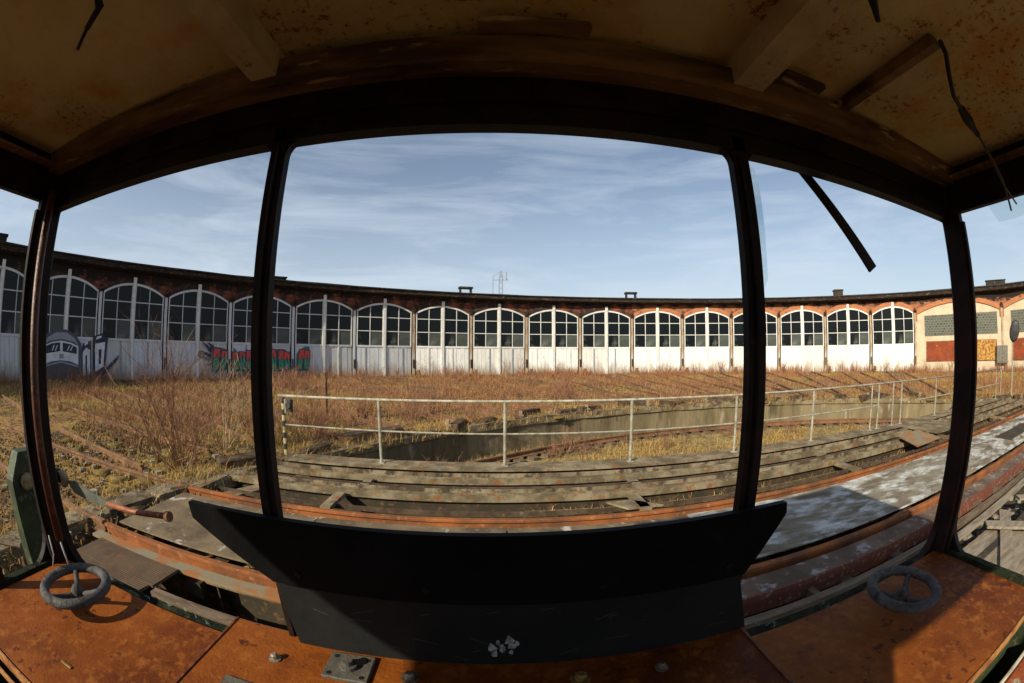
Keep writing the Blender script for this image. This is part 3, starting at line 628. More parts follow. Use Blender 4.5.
for k in range(70):
    x = rng.uniform(.5, 2.6) if k % 3 else rng.uniform(-2, -.7); y = rng.uniform(.8, 1.25); s_ = rng.uniform(.02, .09); a = rng.uniform(0, 6.3); z = -.3 + rng.uniform(0, .05)
    o.prism([(x, y), (x + s_ * cos(a), y + s_ * sin(a)), (x + s_ * cos(a + 1.1), y + s_ * sin(a + 1.1))], z, z + .005, 'z')
tag(fixn(o.build('broken_glass', 'glass')), 'broken window glass lying below the cab', kind='stuff')
# moss clumps on bridge ledges
def clump_mesh(pts, smin, smax, zf, m, name, label):
    o = MB()
    for (x, y, z) in pts:
        s_ = rng.uniform(smin, smax); ph = rng.random() * 6
        prof = [(s_, 0), (s_ * .85, s_ * zf * .6), (s_ * .4, s_ * zf)]; n = 7; v = []
        for (r, h) in prof:
            for j in range(n): a = ph + 2 * PI * j / n; q = r * (1 + .25 * sin(3 * a + ph)); v.append((x + q * cos(a), y + q * sin(a), z + h))
        f = [(i * n + j, i * n + (j + 1) % n, (i + 1) * n + (j + 1) % n, (i + 1) * n + j) for i in range(2) for j in range(n)] + [tuple(range(2 * n, 3 * n))]
        o.add(v, f)
    return tag(o.build(name, m, smooth=True), label, kind='stuff')
pts = [(rng.uniform(-2.4, 14), rng.uniform(1.99, 2.16), -.34 + rng.uniform(0, .05)) for k in range(900)] + [(rng.uniform(.4, XR), rng.choice([4.30, 4.45, 4.6, 5.05, 5.22]) + rng.uniform(-.08, .08), -.24) for k in range(420)]
clump_mesh(pts, .02, .07, .45, 'moss', 'moss', 'yellow green moss growing on the bridge ledges')
pts = []
for k in range(260):
    a = rng.uniform(.05, 3.0); r = PR + rng.uniform(-.1, 4.5) ** 1; pts.append((PC[0] + r * cos(a), PC[1] + r * sin(a), gz))
for k in range(70): pts.append((rng.uniform(-12, -4.3), rng.uniform(1, 9), gz))
clump_mesh(pts, .05, .2, .25, 'moss', 'ground_moss', 'ochre moss cushions on the ground around the pit')

# railing along the far side
RL = empty('railing', (0, 6.1, 0), label='grey tubular handrail along the far edge of the bridge', cat='railing')
posts = [-1.80, .13, 2.12, 4.09, 6.02, 8.03, 8.32, 8.98, 9.38, 11.35, 13.9, 16.9, 17.5]
b = MB(); b.tube([(-3.62, 0, 1.0), (17.5, 0, 1.0)], .019, 8); b.build('top_rail', 'railing', RL, smooth=True)
b = MB(); b.tube([(-3.52, 0, .52), (-.2, 0, .50), (2.1, 0, .5), (8.3, 0, .52)], .014, 8); b.tube([(10.3, 0, .5), (17.5, 0, .5)], .014, 8); each(b, 'middle_rail', 'railing', RL)
for x in posts:
    b = MB(); b.tube([(x, 0, -.005), (x + rng.uniform(-.012, .012), 0, .985)], .024 if x < 8 else .018, 8); b.box(x - .05, x + .05, -.05, .05, -.004, .008); b.build('railing_post', 'railing', RL)
b = MB(); nb = 10
for k in range(nb):
    b.cur = k % 2; b.tube([(-3.52, 0, k / nb * .97), (-3.52, 0, (k + 1) / nb * .97)], .03, 8)
o = b.build('railing_post', ['stripe_y', 'stripe_b'], RL); o['label'] = 'yellow and black striped end post'
b = MB(); b.cbox(-3.46, -3.33, -.05, .02, .74, .96, .02); b.lathe([(.05, -.02), (.05, .0)], (-3.395, -.055, .85), 12, 'y'); fixn(b.build('lamp_box', ['stripe_b'], RL))
b = MB(); b.prism([(-3.46, .80), (-3.41, .95), (-3.43, .8)], -.056, -.052); b.cbox(-3.47, -3.44, -.056, -.03, .72, .95, .004); fixn(b.build('lamp_cover', 'railing', RL))
# rusty upright iron bar behind the left end of the railing
b = MB(); b.cbox(-.07, .07, -.06, .06, -.1, 1.22, .015); b.prism([(-.07, .70), (-.26, .60), (-.26, .66), (-.07, .82)], -.03, .03)
o = fixn(b.build('iron_post', 'rail_dull')); o.location = (-4.3, 9.6, 0); tag(o, 'short rusty iron post standing behind the left end of the handrail', 'post')

# far right: convex mirror on a post, cabinet on the pier
t = empty('mirror_post', (17.62, 5.62, 0), .1, 'thin pole with a dark oval traffic mirror at the right end of the bridge', 'mirror')
b = MB(); b.tube([(0, 0, -.1), (0, 0, 2.35)], .03, 8); b.build('pole', 'railing', t)
b = MB(); v = []
for (r, y) in ((.24, -.10), (.29, -.06), (.24, 0), (.0, .05)):
    for j in range(16): a = 2 * PI * j / 16; v.append((r * .78 * cos(a), y, r * 1.38 * sin(a)))
f = [(i * 16 + j, i * 16 + (j + 1) % 16, (i + 1) * 16 + (j + 1) % 16, (i + 1) * 16 + j) for i in range(3) for j in range(16)] + [tuple(range(15, -1, -1))]
b.add(v, f); o = fixn(b.build('mirror_shell', 'mirror_back', t, smooth=True)); o.location = (.02, -.1, 2.32); o.rotation_euler = (.1, .22, -1.2)
a_ = A0 + ST * 16.97
b = MB(); b.cbox(-.55, .55, -.28, 0, 0, 1.35, .03); b.box(-.50, -.01, -.30, -.281, .06, 1.28); b.box(.01, .5, -.30, -.281, .06, 1.28)
o = fixn(b.build('electrical_cabinet', 'cabinet')); o.location = (RC[0] + (RR - .15) * sin(a_), RC[1] + (RR - .15) * cos(a_), .55); o.rotation_euler.z = -a_
tag(o, 'grey metal cabinet fixed to the pier between two plastered arches', 'cabinet')
b = MB()
for sx in (-.45, .45): b.box(sx - .03, sx + .03, -.2, -.1, -.65, -.001)
each(b, 'leg', 'rail_dull', o)

for a in np.linspace(.12, 2.75, 26):
    a += rng.uniform(-.03, .03); b = MB(); L_ = rng.uniform(.5, 1.3); b.cbox(-L_ / 2, L_ / 2, -.12, .12, 0, rng.uniform(.12, .24), .02)
    o = fixn(b.build('old_sleeper', 'sleeper_dark')); o.location = (PC[0] + (PR + rng.uniform(.1, .5)) * cos(a), PC[1] + (PR + rng.uniform(.1, .5)) * sin(a), gz + .02); o.rotation_euler = (rng.uniform(-.1, .1), rng.uniform(-.12, .12), a + PI / 2 + rng.uniform(-.7, .7))
    tag(o, 'dark rotten timber lying on the rim of the pit', 'timber', 'rotten timbers on the pit rim')
# little stops at the door ends of the tracks and marker stubs on the pit edge
def stub(x, y, h, m, label, group, w=.07, cat='post'):
    b = MB(); b.cbox(-w, w, -w * .8, w * .8, 0, h, .015); b.box(-w * 1.6, w * 1.6, -w, w, h * .45, h * .6)
    o = fixn(b.build('marker_post' if h < .5 else 'buffer_stop', m)); o.location = (x, y, gz); tag(o, label, cat, group)
for i in range(2, 15):
    l, rz = on_arc(i, -1.6)
    stub(RC[0] + l[0], RC[1] + l[1], .55, 'rail_dull', 'short rusty iron stop in front of a pier between the doors', 'rusty stops in front of the doors', .1, 'track stop')
for a in np.linspace(.35, 2.35, 11):
    stub(PC[0] + (PR + .12) * cos(a), PC[1] + (PR + .12) * sin(a), .27, 'knob' if int(a * 10) % 2 else 'coping', 'small pale marker stub on the rim of the pit', 'marker stubs on the pit rim', .05, 'marker')
# pylon beyond the shed
t = empty('pylon', (.98 / 160 * 190 + .8, 190, 0), label='distant lattice mast with crossarms standing behind the shed roof', cat='pylon')
b = MB()
for (x0, z0, x1, z1) in ((-1.2, 0, -.7, 37), (1.2, 0, .7, 37)):
    for y in (-.8, .8): b.tube([(x0, y, z0), (x1, y * .6, z1)], .13, 4)
for k in range(14):
    z = k * 2.7; b.tube([(-1.1, 0, z), (1.0, 0, z + 2.7)], .07, 4); b.tube([(1.1, 0, z), (-1.0, 0, z + 2.7)], .07, 4)
b.build('mast', 'pylon', t)
b = MB(); b.tube([(-3.8, 0, 35), (3.6, 0, 35)], .12, 4); b.tube([(-3.6, 0, 36.8), (0, 0, 38.8)], .08, 4); b.tube([(3.6, 0, 35), (0, 0, 37.2)], .08, 4); b.tube([(-3.7, 0, 28), (-3.7, 0, 37)], .12, 4); b.tube([(2.6, 0, 35), (2.6, 0, 39)], .16, 4); b.tube([(0, 0, 37), (0, 0, 39.5)], .3, 5)
b.build('crossarm', 'pylon', t)

# ------------------------------------------------------------------ vegetation
def inpit(x, y, m=0): return (x - PC[0]) ** 2 + (y - PC[1]) ** 2 < (PR + m) ** 2
def grass(name, label, N, region, hmin, hmax, wmin, wmax, m, per=5, lean=.6, zf=gz):
    pts = region(N); n = len(pts)
    dist = np.hypot(pts[:, 0], pts[:, 1])
    base = np.repeat(pts, per, 0); d = np.repeat(dist, per)
    K = len(base); base[:, :2] += rng.normal(0, .07, (K, 2)) * (1 + d[:, None] * .06)
    h = rng.uniform(hmin, hmax, K) * rng.uniform(.5, 1, K) * np.repeat(rng.uniform(.6, 1.15, n), per); w = rng.uniform(wmin, wmax, K) * (1 + d * .05); az = rng.uniform(0, 2 * PI, K); ln = rng.uniform(.05, lean, K) * h
    ux, uy = np.cos(az), np.sin(az); px, py = -uy * w / 2, ux * w / 2
    z = base[:, 2] if base.shape[1] > 2 else np.full(K, zf)
    v = np.empty((K, 5, 3))
    v[:, 0] = np.stack([base[:, 0] - px, base[:, 1] - py, z - .03], 1); v[:, 1] = np.stack([base[:, 0] + px, base[:, 1] + py, z - .03], 1)
    mx, my = base[:, 0] + ux * ln * .35, base[:, 1] + uy * ln * .35
    v[:, 2] = np.stack([mx + px * .7, my + py * .7, z + h * .6], 1); v[:, 3] = np.stack([mx - px * .7, my - py * .7, z + h * .6], 1)
    v[:, 4] = np.stack([base[:, 0] + ux * ln, base[:, 1] + uy * ln, z + h], 1)
    i = np.arange(K)[:, None] * 5
    f = np.concatenate([i + np.array([[0, 1, 2]]), i + np.array([[0, 2, 3]]), i + np.array([[3, 2, 4]])])
    o = npmesh(name, v.reshape(-1, 3), f, m); tag(o, label, kind='stuff'); return o
def nz(x, y, s): return np.sin(x * s + 1.3 * np.sin(y * s * .7)) * np.cos(y * s * 1.1 + .8 * np.sin(x * s * .6))
def inring(x, y): # inside the shed arc and in front
    return np.hypot(x - RC[0], y - RC[1]) < RR - .1
RLN = []
for i in range(0, 15):
    l_, _ = bayloc(i); d_ = np.array([RC[0] + l_[0] - PC[0], RC[1] + l_[1] - PC[1]]); d_ = d_ / np.hypot(*d_)
    for sd in (-.75, .75): RLN.append((-d_[1], d_[0], sd, d_[0], d_[1]))
def clear(x, y, w=.16, pr=.85):
    dx, dy = x - PC[0], y - PC[1]; near = np.zeros(len(x), bool)
    for (a, b, c, u, v) in RLN: near |= (np.abs(dx * a + dy * b - c) < w) & (dx * u + dy * v > 0)
    return ~(near & (rng.random(len(x)) < pr))
def reg_field(N):
    a = rng.uniform(-1.35, 1.35, N * 3); r = 3 + 36 * rng.random(N * 3) ** .9
    x, y = r * np.sin(a), r * np.cos(a)
    ok = inring(x, y) & (np.hypot(x - PC[0], y - PC[1]) > PR + .06) & ~((x < XL) & (y > 1.9) & (y < 6.9) & (rng.random(len(x)) < .82)) & ((x > -3) | (y > .9))
    ok &= (nz(x, y, .8) + nz(x, y, 2.3) * .6 + rng.normal(0, .45, len(x))) > .0
    ok &= clear(x, y)
    return np.stack([x, y], 1)[ok][:N]
grass('dry_grass', 'dry straw coloured grass covering the yard', 50000, reg_field, .03, .17, .003, .009, 'straw', 6, 2.4)
def reg_rim(N):
    a = rng.uniform(-.2, PI + .15, N * 2); r = PR + .28 + rng.normal(0, .28, N * 2); x, y = PC[0] + r * np.cos(a), PC[1] + r * np.sin(a)
    ok = (r > PR - .02) & ((nz(x, y, 1.1) + rng.normal(0, .4, len(x))) > -.2); return np.stack([x, y], 1)[ok][:N]
grass('rim_grass', 'dry grass hanging over the rim of the pit', 4200, reg_rim, .05, .30, .003, .008, 'straw', 6, 2.2)
def reg_left(N):
    x = rng.uniform(-22, -3.6, N * 3); y = rng.uniform(1.2, 17, N * 3); ok = inring(x, y) & ~((y > 2.3) & (y < 6.6) & (rng.random(len(x)) < .8)) & ((nz(x, y, .5) + rng.normal(0, .4, len(x))) > 0); ok &= np.hypot(x - PC[0], y - PC[1]) > PR + .3
    return np.stack([x, y], 1)[ok][:N]
grass('green_grass', 'patchy green and yellow grass in the left of the yard', 10000, reg_left, .05, .26, .003, .009, 'greenish', 6, 1.8)
def reg_pit(N):
    a = rng.uniform(0, 2 * PI, N * 3); r = (PR - .1) * np.sqrt(rng.random(N * 3)); x, y = PC[0] + r * np.cos(a), PC[1] + r * np.sin(a)
    ok = (y > 3.4) & ((nz(x, y, 1.4) + rng.normal(0, .5, len(x))) > -.1) & (np.abs(r - ringr) > .33)
    return np.stack([x, y, np.full(len(x), PZ)], 1)[ok][:N]
grass('pit_grass', 'dry yellow grass growing on the pit floor', 15000, reg_pit, .04, .22, .003, .008, 'straw', 6, 2.2)
def reg_gap(N):
    x = rng.uniform(.4, 17.4, N); k = rng.random(N) < .6; y = np.where(k, rng.uniform(4.23, 4.74, N), rng.uniform(4.97, 5.40, N)); return np.stack([x, y, np.where(k, -.24, -.22)], 1)
grass('bridge_weeds', 'dry weeds growing in the gaps between the bridge girders', 3200, reg_gap, .02, .11, .003, .008, 'straw', 4, 2.2)
def reg_wall(N):   # tall dead stems along the foot of the doors
    i = rng.uniform(-2, 19, N * 2); dr = -np.abs(rng.normal(0, 1.3, N * 2)) - .15; a = A0 + ST * i
    x, y = RC[0] + (RR + dr) * np.sin(a), RC[1] + (RR + dr) * np.cos(a); ok = (nz(x, y, .55) + rng.normal(0, .55, len(x))) > .05
    return np.stack([x, y], 1)[ok][:N]
grass('tall_dead_stems', 'reddish tall dead stems along the foot of the doors', 5000, reg_wall, .25, .95, .006, .012, 'twig', 3, .3)
def reg_mid(N):
    a = rng.uniform(-1.2, 1.3, N * 4); r = 9 + 26 * rng.random(N * 4); x, y = r * np.sin(a), r * np.cos(a)
    ok = inring(x, y) & (np.hypot(x - PC[0], y - PC[1]) > PR + .6) & (nz(x, y, .6) + .6 * nz(x + 3, y, 1.9) + rng.normal(0, .3, len(x)) > .1 - .3 * (x < 2)) & ~((x < XL) & (y < 7)) & clear(x, y, .2, .8); return np.stack([x, y], 1)[ok][:N]
grass('reddish_stalks', 'reddish brown stalks of dead herbs across the yard', 16000, reg_mid, .12, .50, .004, .008, 'twig', 4, 1.1)
def reg_litter(N):
    x = rng.uniform(-12, -3.7, N); y = rng.uniform(.8, 6.5, N); return np.stack([x, y], 1)
grass('leaf_litter', 'dead leaves and low weeds between the rails on the left', 3600, reg_litter, .02, .08, .012, .034, 'leaf', 3, 2.5)

# bare shrubs: woody skeletons of many thin branches
def shrub_mesh(H, spread, stems, m, seed, rad=.009, kids=6):
    r_ = random.Random(seed); b = MB()
    def branch(p, d, L_, r, lvl):
        n = 4; pts = [p]; dd = Vector(d)
        for k in range(n):
            dd = (dd + Vector((r_.uniform(-.3, .3), r_.uniform(-.3, .3), r_.uniform(-.06, .14)))).normalized(); pts.append(pts[-1] + dd * L_ / n)
        b.tube(pts, [r * (1 - .75 * i / n) for i in range(n + 1)], 3, False)
        if lvl < 2:
            for k in range(kids if lvl == 0 else 3):
                t_ = r_.uniform(.25, .95); i = min(int(t_ * n), n - 1); q = pts[i].lerp(pts[i + 1], t_ * n - i)
                nd = (dd + Vector((r_.uniform(-1, 1), r_.uniform(-1, 1), r_.uniform(-.5, .7))) * .95).normalized()
                branch(q, nd, L_ * r_.uniform(.25, .5), r * .55, lvl + 1)
    for k in range(stems):
        a = r_.uniform(0, 6.3); s_ = r_.uniform(0, spread); o = Vector((cos(a), sin(a), 0)) * s_ * .25
        branch(o, Vector((cos(a) * s_ + r_.uniform(-.25, .25), sin(a) * s_ + r_.uniform(-.25, .25), 1)).normalized(), H * r_.uniform(.35, 1.05), rad, 0)
    me = bpy.data.meshes.new('branches'); me.from_pydata([tuple(v) for v in b.v], [], b.f); me.materials.append(M[m]); return me
def shrub(me, x, y, sc, label, group=None, name='bare_shrub', z=gz):
    o = bpy.data.objects.new(name, me); COL.objects.link(o); o.location = (x, y, z); o.scale = (sc, sc, sc * random.uniform(.9, 1.1)); o.rotation_euler.z = random.uniform(0, 6.3)
    tag(o, label, 'shrub', group); return o
big = shrub_mesh(1.55, .95, 34, 'shrub_twig', 3, .006, 7)
shrub(big, -5.0, 4.95, 1.3, 'large bare reddish shrub left of the bridge, tallest in the yard')
shrub(shrub_mesh(1.1, .9, 30, 'shrub_twig', 8, .007), -5.7, 6.1, 1.0, 'low spreading bare shrub just behind the largest shrub')
shrub(shrub_mesh(1.9, .35, 9, 'twig_pale', 5, .008, 5), -4.35, 6.75, 1.0, 'slender pale yellow sapling rising beside the second window post', name='bare_sapling')
shrub(shrub_mesh(1.2, .8, 30, 'shrub_twig', 9, .007), -3.6, 7.6, 1.0, 'bushy brown bare shrub behind the striped end post')
shrub(shrub_mesh(.8, .9, 22, 'shrub_twig', 19, .007), -2.2, 10.6, 1.1, 'small bare shrub at the left rim of the pit')
for (x_, y_, sc_, lab_) in ((-6.6, 7.8, 1.15, 'bare red shrub in the left of the yard below the painted engine'), (-5.2, 8.2, 1.2, 'dense bare shrub behind the tallest shrub on the left'), (-3.4, 5.95 + 3.1, .95, 'bare shrub just behind the iron post at the left pit rim'), (-7.8, 5.6, .8, 'small bare shrub between the two tracks on the left'), (-9.5, 11.0, 1.2, 'large bare shrub far to the left before the green painted door')):
    shrub(shrub_mesh(1.2, .8, 16, 'shrub_twig', int(abs(x_ * 10)), .006, 5), x_, y_, sc_, lab_)
protos = [shrub_mesh(1.3, .35, 9, 'shrub_twig', 20 + k, .011, 5) for k in range(4)] + [shrub_mesh(1.0, .5, 12, 'shrub_twig', 30 + k, .010, 5) for k in range(3)]
n_ = 0
for i in np.arange(-1.6, 18.9, .27):
    if rng.random() < .72:
        l, _ = on_arc(i + rng.uniform(-.12, .12), -rng.uniform(.4, 2.6)); k = int(rng.integers(len(protos)))
        shrub(protos[k], RC[0] + l[0], RC[1] + l[1], rng.uniform(.55, 1.15) * (1.15 if 8 < i < 16 else .95), 'thin bare weed shrub growing in front of the shed doors', 'bare shrubs in front of the shed doors')
lowp = [shrub_mesh(.7, 1.0, 16, 'shrub_twig', 40 + k, .008, 5) for k in range(4)]
cnt = 0
while cnt < 70:
    a = rng.uniform(-1.15, .7); r = rng.uniform(7.5, 27); x, y = r * sin(a), r * cos(a)
    if inring(np.array(x), np.array(y)) and not inpit(x, y, .7) and y > 5 and (x < 3 or rng.random() < .3):
        shrub(lowp[int(rng.integers(4))], x, y, rng.uniform(.7, 1.4), 'low tangled bare bush in the middle of the yard', 'low bare bushes across the yard'); cnt += 1
for k in range(26):
    a = rng.uniform(.15, 2.9); r = PR + (rng.uniform(.1, .8) if k % 3 else -rng.uniform(.3, 2.2)); x, y = PC[0] + r * cos(a), PC[1] + r * sin(a)
    shrub(lowp[int(rng.integers(4))], x, y, rng.uniform(.5, 1.0), 'low dead bush growing at the edge of the turntable pit', 'dead bushes along the pit edge', z=PZ if r < PR else gz)
shrub(shrub_mesh(2.1, .3, 8, 'shrub_twig', 77, .009, 6), -5.6, 5.0, 1.0, 'tall thin bare sapling rising out of the left side of the largest shrub', name='bare_sapling')
shrub(shrub_mesh(2.3, .3, 6, 'twig_pale', 78, .009, 6), -5.0, 6.3, 1.0, 'pale bare sapling reaching up in front of the red and green painted doors', name='bare_sapling')
# rubble scattered near the pit rim
o = MB()
for k in range(260):
    a = rng.uniform(.1, 3.05); r = PR + rng.choice([-1, 1]) * rng.uniform(.05, 1.6); x, y = PC[0] + r * cos(a), PC[1] + r * sin(a); z = PZ if r < PR else gz; s_ = rng.uniform(.02, .09)
    pts = [(x + s_ * rng.uniform(.6, 1.2) * cos(t_), y + s_ * rng.uniform(.6, 1.2) * sin(t_)) for t_ in np.arange(0, 6.2, 1.25)]; o.prism(pts, z, z + s_ * rng.uniform(.3, .8), 'z')
tag(fixn(o.build('pit_rubble', 'stone')), 'stones and broken concrete lying along the rim and foot of the pit wall', kind='stuff')

# ------------------------------------------------------------------ operator cab
CL, CRX, FY, BY = -1.36, 1.42, .65, -.85      # inner faces
ZS, ZH, ZT = 1.085, 2.163, 2.275
CB = empty('operator_cab', (0, 0, 0), label='derelict operator cab of black steel posts with broken windows and rusty roof', cat='cab')
def fillet(cx, cz, r, sx, sz, n=7):      # concave corner gusset, polygon (x,z)
    p = [(cx, cz)]
    for k in range(n + 1):
        a = PI / 2 * k / n; p.append((cx + sx * r * (1 - cos(a)) if True else 0, cz + sz * r * (1 - sin(a))))
    return p
def gus(b, c, z, r, sx, sz, a0, a1, ax='y'):
    # triangle-like piece filling the corner between post and sill
    n = 7; cen = (c + sx * r, z + sz * r); p = [(c, z)]
    for k in range(n + 1):
        a = PI / 2 * k / n; p.append((cen[0] - sx * r * cos(a), cen[1] - sz * r * sin(a)))
    b.prism(p, a0, a1, ax)
Y0, Y1 = .65, .682
def post(x0, x1, y0=Y0, y1=Y1, z0=.95, z1=2.2, label=None, m='black'):
    b = MB(); b.cbox(x0, x1, y0, y1, z0, z1, .006)
    # slim channel lips give the post a profile
    b.box(x0 + .012, x1 - .012, y0 - .012, y0 - .001, z0 + .16, z1 - .05)
    o = fixn(b.build('window_post', m, CB))
    if label: o['label'] = label
    return o
post(-.449, -.413); post(.467, .507)
p1 = post(-1.376, -1.335, .597, .682); p4 = post(1.402, 1.442, .607, .682, m='maroon')
b = MB(); r = .10
for (c, sx, y0, y1) in ((-1.335, 1, .655, .680), (1.402, -1, .655, .680)): gus(b, c, ZS, r, sx, 1, y0, y1)
for (c, x0, x1) in ((.597, -1.40, -1.375), (.607, 1.44, 1.465)): gus(b, c, ZS + .01, .12, -1, 1, x0, x1, 'x')
for (c, sx) in ((-1.335, 1), (1.402, -1), (-.449, -1), (-.413, 1), (.467, -1), (.507, 1)): gus(b, c, ZH + .002, .03, sx, -1, .658, .676)
for o in each(b, 'corner_gusset', 'black', CB): o.data.materials[0] = M['maroon'] if max(v.co.x for v in o.data.vertices) > 1.2 else M['black']
b = MB(); b.tube([(-1.300, .613, 2.2), (-1.298, .612, 1.6), (-1.298, .612, 1.19)], .014, 10); b.build('pipe', 'brown_pipe', CB, smooth=True)
b = MB(); b.tube([(-1.298, .612, 1.20), (-1.292, .612, 1.15), (-1.28, .61, 1.10)], .0035, 6); b.tube([(-1.335, .59, 1.2), (-1.33, .585, 1.14), (-1.345, .575, 1.1)], .0025, 6); b.build('cable', 'white_wire', CB, smooth=True)
# headers
b = MB(); b.box(CL - .03, CRX + .03, .65, .684, ZH, 2.33); b.box(CL + .02, CRX - .02, .64, .649, ZH + .045, ZH + .055)
fixn(b.build('header_beam', 'black', CB))
for x0, x1 in ((CL - .03, CL), (CRX, CRX + .03)):
    b = MB(); b.box(x0, x1, BY, .648, 2.184, 2.33); fixn(b.build('header_beam', 'black', CB))
b = MB(); b.box(CL - .06, CRX + .06, BY - .07, BY, ZH, 2.33); fixn(b.build('header_beam', 'black', CB))
# angle trim under the ceiling
b = MB(); b.box(CL, CRX, .600, .649, ZT, ZT + .008); b.prism([(.60, ZT + .008), (.648, ZT + .008), (.648, 2.335), (.59, 2.335)], CL + .001, CRX - .001, 'x')
for x0, x1 in ((CL + .001, CL + .045), (CRX - .045, CRX - .001)): b.box(x0, x1, BY, .598, 2.285, 2.293)
each(b, 'roof_trim', 'trim', CB)
# ceiling, gently arched, and roof skin
b = MB(); v = []; nx, ny = 24, 8
for j in range(ny + 1):
    for i in range(nx + 1):
        x = CL - .06 + (CRX - CL + .12) * i / nx; y = BY - .06 + (.71 - BY + .05) * j / ny
        v.append((x, y, 2.33 + .03 * (1 - ((x - .03) / 1.45) ** 2) + .004 * sin(x * 7 + y * 5)))
b.add(v, [(j * (nx + 1) + i, j * (nx + 1) + i + 1, (j + 1) * (nx + 1) + i + 1, (j + 1) * (nx + 1) + i) for j in range(ny) for i in range(nx)])
b.build('ceiling', 'ceiling', CB, smooth=True)
b = MB(); b.box(CL - .12, CRX + .12, BY - .1, .78, 2.375, 2.42); fixn(b.build('roof', 'black', CB))
b = MB(); b.box(CL - .12, CRX + .12, .72, .775, 2.30, 2.374); b.box(CL - .12, CL - .071, BY - .1, .719, 2.30, 2.374); b.box(CRX + .071, CRX + .12, BY - .1, .719, 2.30, 2.374); b.box(CL - .07, CRX + .07, BY - .1, BY - .071, 2.30, 2.374); each(b, 'roof_edge', 'black', CB)
for x, w in ((-.475, .062), (.508, .074)):
    b = MB(); b.cbox(x - w / 2, x + w / 2, BY, .622, 2.297, 2.36, .004)
    for y in (.1, .3, .5): b.lathe([(.006, 2.293), (.006, 2.297)], (x, y, 0), 8)
    fixn(b.build('roof_beam', 'ceil_beam', CB))
b = MB(); b.cbox(.795, .822, .26, .60, 2.325, 2.352, .003); fixn(b.build('conduit', 'trim', CB))
# cracked ridges on the ceiling near the trim
b = MB()
for (x, w) in ((.06, .20), (.64, .12)): b.cbox(x - w / 2, x + w / 2, .535, .57, 2.322, 2.336, .004)
each(b, 'filler_strip', 'trim', CB)
# hanging cable with connector
b = MB(); b.tube([(.81, .25, 2.33), (.845, .262, 2.325), (.88, .29, 2.30), (.935, .32, 2.285), (.985, .33, 2.27)], .006, 8); b.build('cable', 'wire', CB, smooth=True)
b = MB(); b.tube([(.985, .33, 2.275), (1.02, .335, 2.262), (1.045, .337, 2.25)], [.011, .015, .010], 8); b.tube([(1.045, .337, 2.25), (1.07, .337, 2.24)], .008, 8); b.build('connector', 'wire', CB)
b = MB(); b.tube([(1.07, .337, 2.24), (1.11, .335, 2.21), (1.16, .33, 2.15), (1.19, .335, 2.08)], .003, 6); b.tube([(1.07, .338, 2.24), (1.13, .34, 2.20), (1.175, .335, 2.14), (1.25, .33, 2.11)], .003, 6); b.build('loose_wire', 'wire_light', CB, smooth=True)
b = MB(); b.tube([(-.66, .20, 2.345), (-.665, .255, 2.31), (-.70, .268, 2.285)], [.003, .009, .006], 8); b.tube([(-.70, .268, 2.285), (-.735, .285, 2.265)], .004, 8); b.build('loose_wire', 'wire', CB, smooth=True)
b = MB(); b.tube([(.55, .20, 2.345), (.565, .25, 2.30), (.59, .275, 2.275)], [.004, .010, .005], 8); b.build('loose_wire', 'wire', CB, smooth=True)
# sill, outer panels
b = MB(); b.box(CL - .04, CRX + .04, .655, .69, 1.03, ZS, 0); fixn(b.build('sill', 'green_black', CB))
for x0, x1 in ((CL - .035, CL - .002), (CRX + .002, CRX + .035)):
    b = MB(); b.box(x0, x1, BY, .654, 1.05, 1.112); fixn(b.build('sill', 'green_black', CB))
b = MB(); b.box(CL - .05, CRX + .05, .665, .68, -.1, 1.029); b.box(CL - .045, CL - .025, BY, .679, -.1, 1.05); b.box(CRX + .025, CRX + .045, BY, .679, -.1, 1.05)
b.box(CL, CRX, BY - .05, BY - .03, -.1, 1.1); each(b, 'wall_panel', 'green_post', CB)
b = MB(); b.box(CL - .02, CRX + .02, BY, .67, -.06, -.02); fixn(b.build('floor_plate', 'girder_dark', CB))
# rear window posts and an unseen solid panel added to shade the desks
for x0, x1 in ((CL, CL + .08), (-.47, -.41), (.45, .51), (CRX - .075, CRX)):
    b = MB(); b.cbox(x0, x1, BY - .06, BY, 1.0, 2.2, .005); fixn(b.build('window_post', 'black', CB))
b = MB(); b.box(CL + .08, -.47, BY - .045, BY - .03, 1.1, 2.15); fixn(b.build('rear_shade_panel', 'board_grey', CB))
b = MB(); b.cbox(CL - .04, CL - .001, .34, .38, 1.1, 2.18, .005); fixn(b.build('window_post', 'black', CB))
b = MB(); b.cbox(CRX + .001, CRX + .055, -.12, -.07, 1.1, 2.18, .005); fixn(b.build('window_post', 'black', CB))
# broken glass left in the frames
b = MB(); b.add([(.508, .668, 2.14), (.53, .668, 2.14), (.536, .668, 2.10), (.534, .668, 2.0), (.532, .668, 1.95), (.530, .668, 1.9), (.508, .668, 1.86)], [(0, 1, 2, 3, 4, 5, 6)]); b.build('glass_shard', 'glass', CB)
b = MB(); b.add([(1.45, .50, 2.19), (1.45, .465, 2.127), (1.45, .41, 2.125), (1.45, .36, 2.128), (1.45, .28, 2.10), (1.45, .2, 2.19)], [(0, 1, 2, 3, 4, 5)]); b.build('glass_shard', 'glass', CB)
b = MB()
for k in range(46):
    x = rng.uniform(-1.2, -.62) if k % 2 else rng.uniform(.6, 1.25); y = rng.uniform(.66, .688); s_ = rng.uniform(.006, .022); a = rng.uniform(0, 6)
    b.add([(x, y, ZS + .002), (x + s_ * cos(a), y + s_ * .5 * sin(a), ZS + .004), (x + s_ * cos(a + 1.2), y + s_ * .5 * sin(a + 1.2), ZS + .012)], [(0, 1, 2)])
b.build('glass_crumbs', 'glass', CB)['kind'] = 'stuff'
